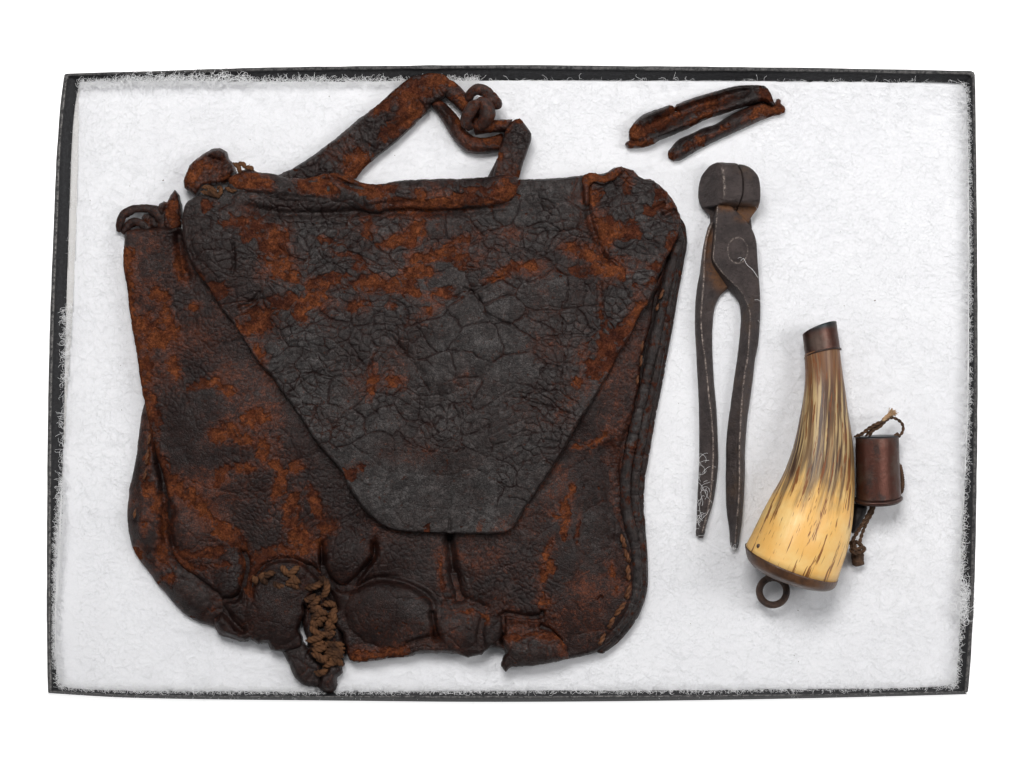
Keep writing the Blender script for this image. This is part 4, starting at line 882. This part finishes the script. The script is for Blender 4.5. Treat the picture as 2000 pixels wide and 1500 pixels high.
# ------------------------------------------------------------------ strap fragments
def frag(name, label, poly, h, px, py, **kw):
    t = thing(name, label, "leather fragment", px, py, 0, "leather strap fragments")
    return t
fa_ = frag("leather_fragment", "upper channel-shaped curled strip of rust brown leather above the pincers", None, None, 1370, 225)
FA = [(1221, 281), (1224, 277), (1231, 274), (1228, 266), (1229, 254), (1238, 241), (1250, 228), (1272, 217), (1290, 211), (1306, 205.5), (1314, 206.5), (1317, 210), (1321, 204), (1340, 196), (1362, 188), (1387, 181), (1416, 173), (1435, 168.5), (1452, 166.5), (1475, 166), (1493, 168), (1501, 174), (1506, 183),
      (1509, 193), (1514, 204), (1511, 210), (1504, 206), (1492, 198), (1478, 201), (1461, 206), (1443, 212), (1425, 218), (1400, 226), (1380, 233), (1348, 249), (1317, 262), (1290, 273), (1268, 285), (1245, 288.5), (1226, 288)]
def fa_x(x, y):
    return relief(x, y, [('g', [(1236, 252), (1252, 230), (1306, 209), (1340, 199), (1400, 180), (1452, 169), (1495, 172), (1506, 186)], 5, -8, 1), ('g', [(1250, 255), (1300, 233), (1345, 214), (1400, 196), (1450, 181), (1478, 176)], 11, 15),
                         ('g', [(1262, 276), (1300, 257), (1340, 240), (1380, 222), (1430, 205), (1480, 188), (1500, 192)], 13, -9, 1), ('g', [(1316, 206), (1319, 216)], 3, 12, 1), ('g', [(1228, 274), (1245, 276), (1258, 272)], 5, 8)])
sheet("strip", fa_, M_LEA, FA, leather_h(6, 20, 10, s1=60, s2=16, crack1=.6, crack2=.5, blobs=[(1290, 240, 60, 10, -25, .8), (1380, 205, 60, 9, -20, .75), (1380, 224, 20, 5, -22), (1497, 188, 12, 18, -35), (1245, 282, 26, 7, -5), (1350, 240, 16, 7, -25), (1238, 258, 10, 14), (1320, 218, 12, 8)], tone=.55, bias=-.04, seed=11.1, sag=.8, minp=.2, zextra=fa_x), step=1.5, z_bot=-4, rough=.8, rsc=8)
fb_ = frag("leather_fragment", "lower rounded stick of leather with rust tipped ends just above the pincers", None, None, 1410, 260)
FB = [(1304, 302), (1306, 294), (1312, 286), (1326, 272), (1353, 260), (1375, 249), (1398, 242), (1425, 225), (1452, 212), (1488, 200), (1506, 206), (1514, 201), (1517, 193), (1521, 192.5), (1525, 196), (1524, 202), (1532, 208), (1534, 214), (1532, 220), (1523, 224), (1510, 226), (1495, 232), (1479, 238), (1452, 251), (1416, 267), (1375, 287), (1353, 299), (1326, 314), (1315, 315.5), (1306, 309)]
sheet("strip", fb_, M_LEA, FB, leather_h(-2, 28, 17, s1=60, s2=16, crack1=.6, crack2=.5, blobs=[(1368, 273, 9, 9), (1311, 306, 12, 9), (1506, 217, 26, 12), (1525, 210, 14, 18), (1400, 258, 30, 4, -25, .8), (1350, 284, 22, 4, -30, .7), (1475, 224, 20, 6, -25, .8)], tone=.42, bias=-.04, seed=12.3, sag=.9, minp=.12), step=1.5, z_bot=-8, rough=.7, rsc=8)

# ------------------------------------------------------------------ pincers
pin = thing("pincers", "old dark iron pincers with rounded hammer-like jaws lying open", "pincers", 1425, 700, 0)
def tent(ridge, lo, hi, rustf=None, blunt=2.0):
    R_ = catmull(ridge, False, 8)
    def f(x, y, d):
        dr, *_ = seg_dist(x, y, R_, False)
        t = d / (d + np.maximum(dr - blunt, 0) + 1e-6)
        z = lo + (hi - lo) * t + .7 * fbm(x, y, 14, 3, 3.3)
        z = z - 3 * (1 - sstep(0, 2.5, d))
        w = np.exp(-(dr / 1.0)**2)
        r = rustf(x, y) if rustf else 0 * x
        return z, {'wear': w, 'rust': r}
    return f
def p1(l): return [(1300 + a / 3.75, 300 + b / 3.75) for a, b in l]
ARM_B = [(1387, 436), (1380, 455), (1374, 481), (1370, 510), (1367, 535), (1362, 560), (1359, 588), (1358, 620), (1358, 647), (1361, 700), (1363, 740), (1365, 780), (1366, 833), (1366, 900), (1363, 967), (1361, 1020), (1360, 1047), (1366, 1051), (1373, 1051), (1377, 1040), (1380, 1025),
         (1393, 980), (1401, 927), (1403, 895), (1402, 865), (1399, 793), (1395, 753), (1392, 700), (1391, 665), (1392, 633), (1396, 601), (1407, 577), (1421, 564), (1440, 545), (1455, 520), (1466, 480), (1468, 440), (1462, 420), (1440, 425), (1410, 430)]
sheet("arm", pin, M_IRON, ARM_B, tent([(1392, 430), (1379, 470), (1376, 500), (1374, 555), (1370, 600), (1369, 630), (1373, 673), (1377, 700), (1384, 767), (1389, 810), (1392, 847), (1393, 887), (1391, 927), (1387, 972), (1372, 1040)], 12, 27, lambda x, y: blobfield(x, y, [(1403, 540, 18, 34, -35), (1385, 480, 10, 30)])), step=1.5, z_bot=-3, rough=.3)
ARM_A = [(1390, 425), (1400, 396), (1408, 398), (1425, 400), (1436, 411), (1446, 419), (1455, 428), (1464, 440), (1471, 452), (1477, 471), (1479, 500), (1481, 527), (1484, 567), (1485, 600), (1484, 633), (1481, 670), (1475, 700), (1471, 735), (1467, 767), (1460, 815), (1457, 850), (1455, 887), (1455, 925), (1453, 967), (1450, 1010), (1445, 1047), (1441, 1070),
         (1436, 1073), (1429, 1071), (1424, 1030), (1419, 993), (1418, 950), (1418, 913), (1419, 860), (1423, 820), (1427, 793), (1432, 755), (1436, 727), (1440, 700), (1443, 675), (1446, 647), (1447, 615), (1443, 591), (1433, 577), (1421, 564), (1408, 548), (1398, 535), (1390, 522), (1386, 505), (1388, 480), (1390, 455)]
def arm_a_h():
    R_ = catmull([(1401, 398), (1400, 420), (1397, 455), (1394, 487), (1393, 506), (1401, 520), (1415, 537), (1432, 553), (1447, 569), (1457, 588), (1463, 602), (1465, 620), (1463, 660), (1460, 700), (1453, 740), (1449, 785), (1446, 833), (1444, 887), (1444, 953), (1440, 1010), (1436, 1060)], False, 6)
    OUT = catmull(ARM_A, True, 7)
    def f(x, y, d):
        dr, _, _, side, t = seg_dist(x, y, R_, False)
        left = side > 0          # travelling down the page, the page-left side
        z_handle = 16 + 20 * d / (d + np.maximum(dr - 1.5, 0) + 1e-6)
        z_plate = np.where(left, 10 + 30 * d / (d + dr + 1e-6), 40 - 1.2 * np.exp(-d / 3))
        k = sstep(540, 640, y)
        z = z_plate * (1 - k) + z_handle * k
        # rivet ring
        rv = np.hypot((x - 1441) / 19.5, (y - 489) / 25.0)
        z = z - 1.6 * np.exp(-((rv - 1) / .07)**2)
        z = z + .7 * fbm(x, y, 14, 3, 5.3) - 2.5 * (1 - sstep(0, 2.5, d))
        w = np.exp(-(dr / 1.05)**2) * (1 - .35 * sstep(520, 560, y) * sstep(620, 570, y))
        w = np.maximum(w, .55 * np.exp(-((rv - 1) / .05)**2))
        return z, {'wear': w, 'rust': blobfield(x, y, [(1420, 405, 26, 8), (1450, 425, 14, 8)])}
    return f
arm_top = sheet("arm", pin, M_IRON, ARM_A, arm_a_h(), step=1.5, z_bot=8, rough=.3)
def jaw_h(left):
    def f(x, y, d):
        v = (y - 359) / 46.0
        z = 14 + 50 * np.clip(1 - np.abs(v)**7, 0.02, 1)**.7
        if left:
            z = np.minimum(z, np.where(x < 1411 + 3 * np.sin((y - 330) / 24), 57 - np.maximum(1411 - x, 0) * .85 - np.maximum(1402 - x, 0) * .12, 99))
            z = np.maximum(z, 6)
        z = np.maximum(z, 26 - 1.0 * np.maximum(1411 - x, 0)); z = np.maximum(z, 8)
        z = z + .8 * fbm(x, y, 10, 3, 6.1) - 2.0 * (1 - sstep(0, 2, d))
        w = np.exp(-(((x - 1411 - 4 * np.sin((y - 330) / 24)) / 2.0)**2)) * sstep(322, 335, y) * sstep(392, 370, y) if left else 0 * x
        return z, {'wear': w, 'rust': sstep(392, 404, y) * sstep(1405, 1415, x) * .9}
    return f
JL = [(1401, 317), (1385, 325), (1378, 333), (1370, 345), (1366, 358), (1364, 375), (1364, 385), (1367, 397), (1372, 407), (1380, 415), (1387, 421), (1388, 436), (1402, 436), (1403, 399), (1420, 401), (1437, 410), (1440, 403), (1446, 392), (1450, 377), (1450.3, 362), (1450, 348), (1447, 335), (1442, 325), (1441, 320), (1420, 318)]
JR = [(1443, 320.5), (1444, 325), (1449, 335), (1452, 348), (1452.5, 362), (1452, 377), (1448, 392), (1441, 404), (1439, 412), (1438, 420), (1450, 426), (1462, 436), (1464, 430), (1470, 420), (1478, 410), (1484, 396), (1485, 375), (1484, 357), (1479, 341), (1471, 332), (1463, 326), (1453, 322)]
sheet("jaw", pin, M_IRON, JL, jaw_h(True), step=1.3, z_bot=2, rough=.2)
sheet("jaw", pin, M_IRON, JR, jaw_h(False), step=1.3, z_bot=2, rough=.2)
rv = sheet("rivet", arm_top, M_IRON, [(1441 + 18 * math.cos(a), 489 + 23.5 * math.sin(a)) for a in np.linspace(0, 2 * math.pi, 20, endpoint=False)],
           lambda x, y, d: (39.6 + 1.2 * sstep(0, 5, d) + .5 * fbm(x, y, 9, 3, 7.7), {'wear': 0 * x, 'rust': 0 * x}), step=1.4, z_bot=36, rough=.2)
# lint caught on the pincers
n = 24
lint = fibres("lint", pin, n, RNG.normal(1370, 8, n), RNG.normal(962, 26, n), RNG.uniform(24, 30, n), RNG.uniform(0, 6.28, n), 11, 3.4, .22, .2)
n = 14
fibres("lint", pin, n, RNG.normal(1365, 3, n), RNG.normal(1020, 24, n), RNG.uniform(18, 26, n), RNG.uniform(0, 6.28, n), 9, 2.4, .35, .2)
n = 14
fibres("lint", pin, n, RNG.normal(1433, 5, n), RNG.normal(1070, 2, n), RNG.uniform(30, 36, n), RNG.uniform(0, 6.28, n), 8, 2.0, .5, .2)
n = 6
fibres("lint", pin, n, RNG.normal(1478, 3, n), RNG.uniform(390, 640, n), RNG.uniform(30, 36, n), RNG.uniform(0, 6.28, n), 10, 2.6, .25, .2)
fibres("lint", pin, 1, np.array([1441.]), np.array([505.]), np.array([46.]), np.array([-0.6]), 6, 1.6, .3, .2)
rope("lint_thread", pin, M_FIB, [(1446, 510, 44), (1452, 505, 45), (1459, 517, 44), (1470, 527, 43), (1481, 543, 43)], .4, plies=2, pitch=8)

# ------------------------------------------------------------------ powder horn
horn = thing("powder_horn", "small yellow and brown cow horn flask with a wooden base plug and iron ring", "powder horn", 1590, 900, 0)
Ls = [(1571, 694), (1572.5, 735), (1569, 775), (1561, 820), (1552, 862), (1540, 900), (1525, 935), (1506, 968), (1489, 1000), (1472, 1035), (1459, 1060), (1456, 1066)]
Rs = [(1640, 681), (1645, 722), (1651, 762), (1657, 806), (1664, 850), (1668, 895), (1669.5, 940), (1668, 985), (1664, 1030), (1655, 1075), (1641, 1118), (1635, 1138)]
def ring_loft(Lp, Rp, bulge, zc, name, parent, mat, segs=48, ratio=0.92, attrf=None, capend=True, step=4.0, label=None):
    Lc = catmull(np.c_[Lp, Rp, np.array(bulge)[:, None], np.array(zc)[:, None]], False, step)
    n = len(Lc); th = np.linspace(0, 2 * np.pi, segs, endpoint=False)
    Lx, Ly, Rx, Ry, bg_, z0 = Lc.T
    cx = (Lx + Rx) / 2; cy = (Ly + Ry) / 2; ux = (Rx - Lx) / 2; uy = (Ry - Ly) / 2; r = np.hypot(ux, uy)
    ax = -uy / r; ay = ux / r                      # points down the page (towards the base)
    ct, st = np.cos(th)[None], np.sin(th)[None]
    X = cx[:, None] + ux[:, None] * ct + ax[:, None] * bg_[:, None] * st
    Y = cy[:, None] + uy[:, None] * ct + ay[:, None] * bg_[:, None] * st
    Z = z0[:, None] + r[:, None] * ratio * st
    V = np.stack(to_world(X, Y, Z), -1).reshape(-1, 3)
    i = np.arange(n - 1)[:, None]; j = np.arange(segs)[None]; j2 = (j + 1) % segs
    F = np.stack([i * segs + j, (i + 1) * segs + j, (i + 1) * segs + j2, i * segs + j2], -1).reshape(-1, 4); T = []
    if capend:
        c0 = len(V)
        V = np.concatenate([V, [V[:segs].mean(0)], [V[(n - 1) * segs:n * segs].mean(0)]])
        for k in range(segs): T += [(c0, k, (k + 1) % segs), (c0 + 1, (n - 1) * segs + (k + 1) % segs, (n - 1) * segs + k)]
    v = np.repeat(np.linspace(0, 1, n), segs); u = np.tile(-(th - np.pi / 2) / np.pi, n)
    u = np.where(u < -1, u + 2, u)
    at = attrf(u, v) if attrf else {}
    at = {k: np.r_[q, [q[0], q[-1]]] if capend else q for k, q in at.items()}
    return link_mesh(name, mesh_np(name, V, F, T, at), mat, parent, label), (X, Y, Z)
m_ = len(Ls); tt = np.linspace(0, 1, m_)
bul = -5 + 22 * tt**1.5
rad = np.array([math.dist(a, b) / 2 for a, b in zip(Ls, Rs)])
zc = rad * .92 * 0.92 - 4 + (1 - tt) * 14
body, (HX, HY, HZ) = ring_loft(Ls, Rs, bul, zc, "horn_body", horn, M_HORN, segs=64, attrf=lambda u, v: {'hu': u * (0.45 + 0.55 * v**.8), 'hv': v})
# base plug
pl = [(1455, 1063), (1456, 1070), (1459, 1085), (1468, 1100), (1490, 1118), (1512, 1130)]; pr = [(1637, 1134), (1635.5, 1139), (1630, 1148), (1617, 1153), (1590, 1152), (1566, 1147)]
zcb = zc[-1]
plug, _ = ring_loft(pl, pr, [17.5, 18.5, 18, 12, 6, 2], [zcb, zcb, zcb, zcb, zcb - 6, zcb - 10], "base_plug", horn, M_WOOD, segs=56, ratio=.93, step=3.0)
# collar
nozz = [(1567.5, 655), (1569, 668), (1573, 699)]; nozr = [(1634, 628.5), (1636.5, 650), (1641.5, 682)]
def cdark(u, v): return {'dark': np.clip((0.22 - v) * 7, 0, 1) * (.5 + .5 * np.sin(u * 5 + 1)) }
coll, _ = ring_loft(nozz, nozr, [-7, -7, -6], [zc[0]] * 3, "collar", horn, M_COP, segs=48, ratio=.93, step=2.0, attrf=cdark)
tube("collar_rim", coll, M_COP, [(1573 + 34.3 + 35.2 * -math.cos(a) + 0, 690.5 + 8.5 * math.cos(a) * 1.0 - 6.5 * math.sin(a), zc[0] + 33.5 * math.sin(a)) for a in np.linspace(-.15, math.pi + .15, 14)], 1.5, segs=8, attrs={'dark': .4})
# plug nails
M_NAIL = simple_mat("dark_nail_head", (0.035, 0.018, 0.012), (0.07, 0.035, 0.02), .5, scale=9)
def nail(px, py, r=4.0):
    k = np.argmin(np.where(HZ > zc.mean() * .3, (HX - px)**2 + (HY - py)**2, 1e9)); z = HZ.ravel()[k]
    sheet("nail", horn, M_NAIL, [(px + r * math.cos(a), py + r * 1.2 * math.sin(a)) for a in np.linspace(0, 2 * math.pi, 10, endpoint=False)], lambda x, y, d: (z + 1.2 + 1.4 * sstep(0, 3, d), {}), step=1.0, z_bot=z - 8, rough=.15)
nail(1482, 1067); nail(1625, 1122, 4.4)
# iron ring
ang = np.linspace(0, 2 * math.pi, 26, endpoint=False)
tube("ring", plug, M_IRON, [(1509.5 + 26.5 * math.cos(a), 1155 + 26.5 * math.sin(a), 40 + 3 * math.sin(a)) for a in ang], 6.8, segs=14, noise=.05, closed=True, attrs={'wear': 0., 'rust': .35})
tube("ring_shank", plug, M_IRON, [(1500, 1131, 42), (1508, 1122, 46)], [8, 9], segs=12, attrs={'wear': 0., 'rust': .3})

# ------------------------------------------------------------------ copper charger cup
cup = thing("measure_cup", "small browned copper charger cup on cord beside the powder horn", "cup", 1714, 915, 0)
cz = 44.0
cbody, _ = ring_loft([(1670, 853.5), (1670.5, 856), (1671, 900), (1672, 940), (1672, 973)], [(1755, 850.5), (1755.5, 853), (1757, 900), (1759, 940), (1760, 970)], [3, 3, 5, 7, 9], [cz] * 5, "cup_body", cup, M_COP, segs=56, ratio=.97, step=3, attrf=lambda u, v: {'dark': np.clip((.04 - v) * 22, 0, 1)})
ring_loft([(1671, 972), (1668.5, 974), (1668, 977), (1670.5, 980)], [(1760, 970), (1763, 971.5), (1763.5, 974.5), (1761, 978)], [9, 9.5, 9.5, 9], [cz] * 4, "rim_flange", cbody, M_COP, segs=56, ratio=.97, step=1.5, attrf=lambda u, v: {'dark': 0 * u + .15})
ring_loft([(1671, 979), (1672, 981), (1690, 983)], [(1760, 977), (1758, 980), (1742, 981)], [9, 9, 4], [cz] * 3, "cup_base", cbody, M_COP, segs=48, ratio=.93, step=1.5, attrf=lambda u, v: {'dark': 0 * u + .5})
# cords of the cup
rope("cord", cup, M_TWINE_D, [(1668, 853, 34), (1682, 848, 44), (1698, 836, 52), (1712, 828, 56), (1728, 821, 56), (1738, 812, 52)], 3.6, plies=2, pitch=20)
rope("cord", cup, M_TWINE_D, [(1697, 854, 40), (1704, 842, 48), (1718, 834, 52), (1730, 822, 52), (1740, 816, 50), (1752, 819, 46), (1762, 828, 42), (1764, 838, 40), (1760, 848, 40), (1752, 853, 42)], 3.0, plies=2, pitch=18)
rope("cord", cup, M_TWINE_D, [(1690, 852, 38), (1706, 836, 46), (1722, 826, 50), (1736, 813, 50)], 3.2, plies=2, pitch=18)
tube("cord_knot", cup, M_TWINE_D, [(1748, 852, 46), (1753, 849, 48), (1757, 852, 44)], [4, 5, 3.5], noise=.15)
rope("frayed_end", cup, M_TWINE_L, [(1722, 824, 56), (1732, 814, 58), (1741, 808, 56)], 4.0, plies=3, pitch=20)
n = 90
fr = fibres("fray", cup, n, RNG.normal(1736, 2.0, n), RNG.normal(812, 2.0, n), RNG.uniform(50, 58, n), np.radians(RNG.normal(-36, 12, n)), 8, 2.0, .06, .42, mat=M_TWINE_L)
rope("cord", cup, M_TWINE_D, [(1706, 982, 46), (1700, 996, 44), (1688, 1018, 42), (1678, 1034, 42), (1668, 1050, 42), (1662, 1064, 40), (1668, 1074, 40)], 3.9, plies=2, pitch=20)
rope("cord", cup, M_TWINE_D, [(1708, 982, 40), (1704, 1000, 38), (1694, 1018, 38), (1686, 1036, 38), (1681, 1052, 40), (1678, 1066, 42)], 3.5, plies=2, pitch=20)
for q in ([(1660, 1066, 40), (1672, 1073, 50), (1686, 1068, 42)], [(1659, 1072, 38), (1670, 1080, 48), (1686, 1076, 40)], [(1664, 1058, 42), (1676, 1060, 48), (1686, 1070, 40)], [(1666, 1050, 40), (1668, 1064, 48), (1674, 1076, 46)], [(1684, 1064, 40), (1688, 1073, 40), (1682, 1081, 38)]):
    rope("cord_knot", cup, M_TWINE_D, q, 4.2, plies=2, pitch=18)
sheet("cord_tail", cup, M_TWINE_D, [(1664, 1080), (1686, 1078), (1687, 1092), (1688, 1102), (1682, 1105), (1672, 1107), (1666, 1104), (1664, 1092)], lambda x, y, d: (22 + 12 * np.sqrt(np.clip(d / 8, 0, 1)) + 2 * fbm(x, y, 8, 3), {}), step=1.4, z_bot=4, rough=.8, rsc=8)
sheet("leather_tab", cup, simple_mat("black_leather_tab", (0.012, 0.009, 0.009), (0.022, 0.017, 0.016), .6, scale=6), [(1668, 984), (1682, 984), (1693, 988), (1694, 996), (1688, 1010), (1680, 1026), (1672, 1040), (1665, 1042), (1664, 1020), (1665, 1000)], lambda x, y, d: (16 + 12 * np.sqrt(np.clip(d / 8, 0, 1)) + 1.5 * fbm(x, y, 12, 3), {}), step=1.6, z_bot=2, rough=.6)
rope("cord", cup, M_TWINE_D, [(1757, 905, 26), (1761, 925, 28), (1763, 945, 28), (1760, 965, 26)], 4.0, plies=3, pitch=14)
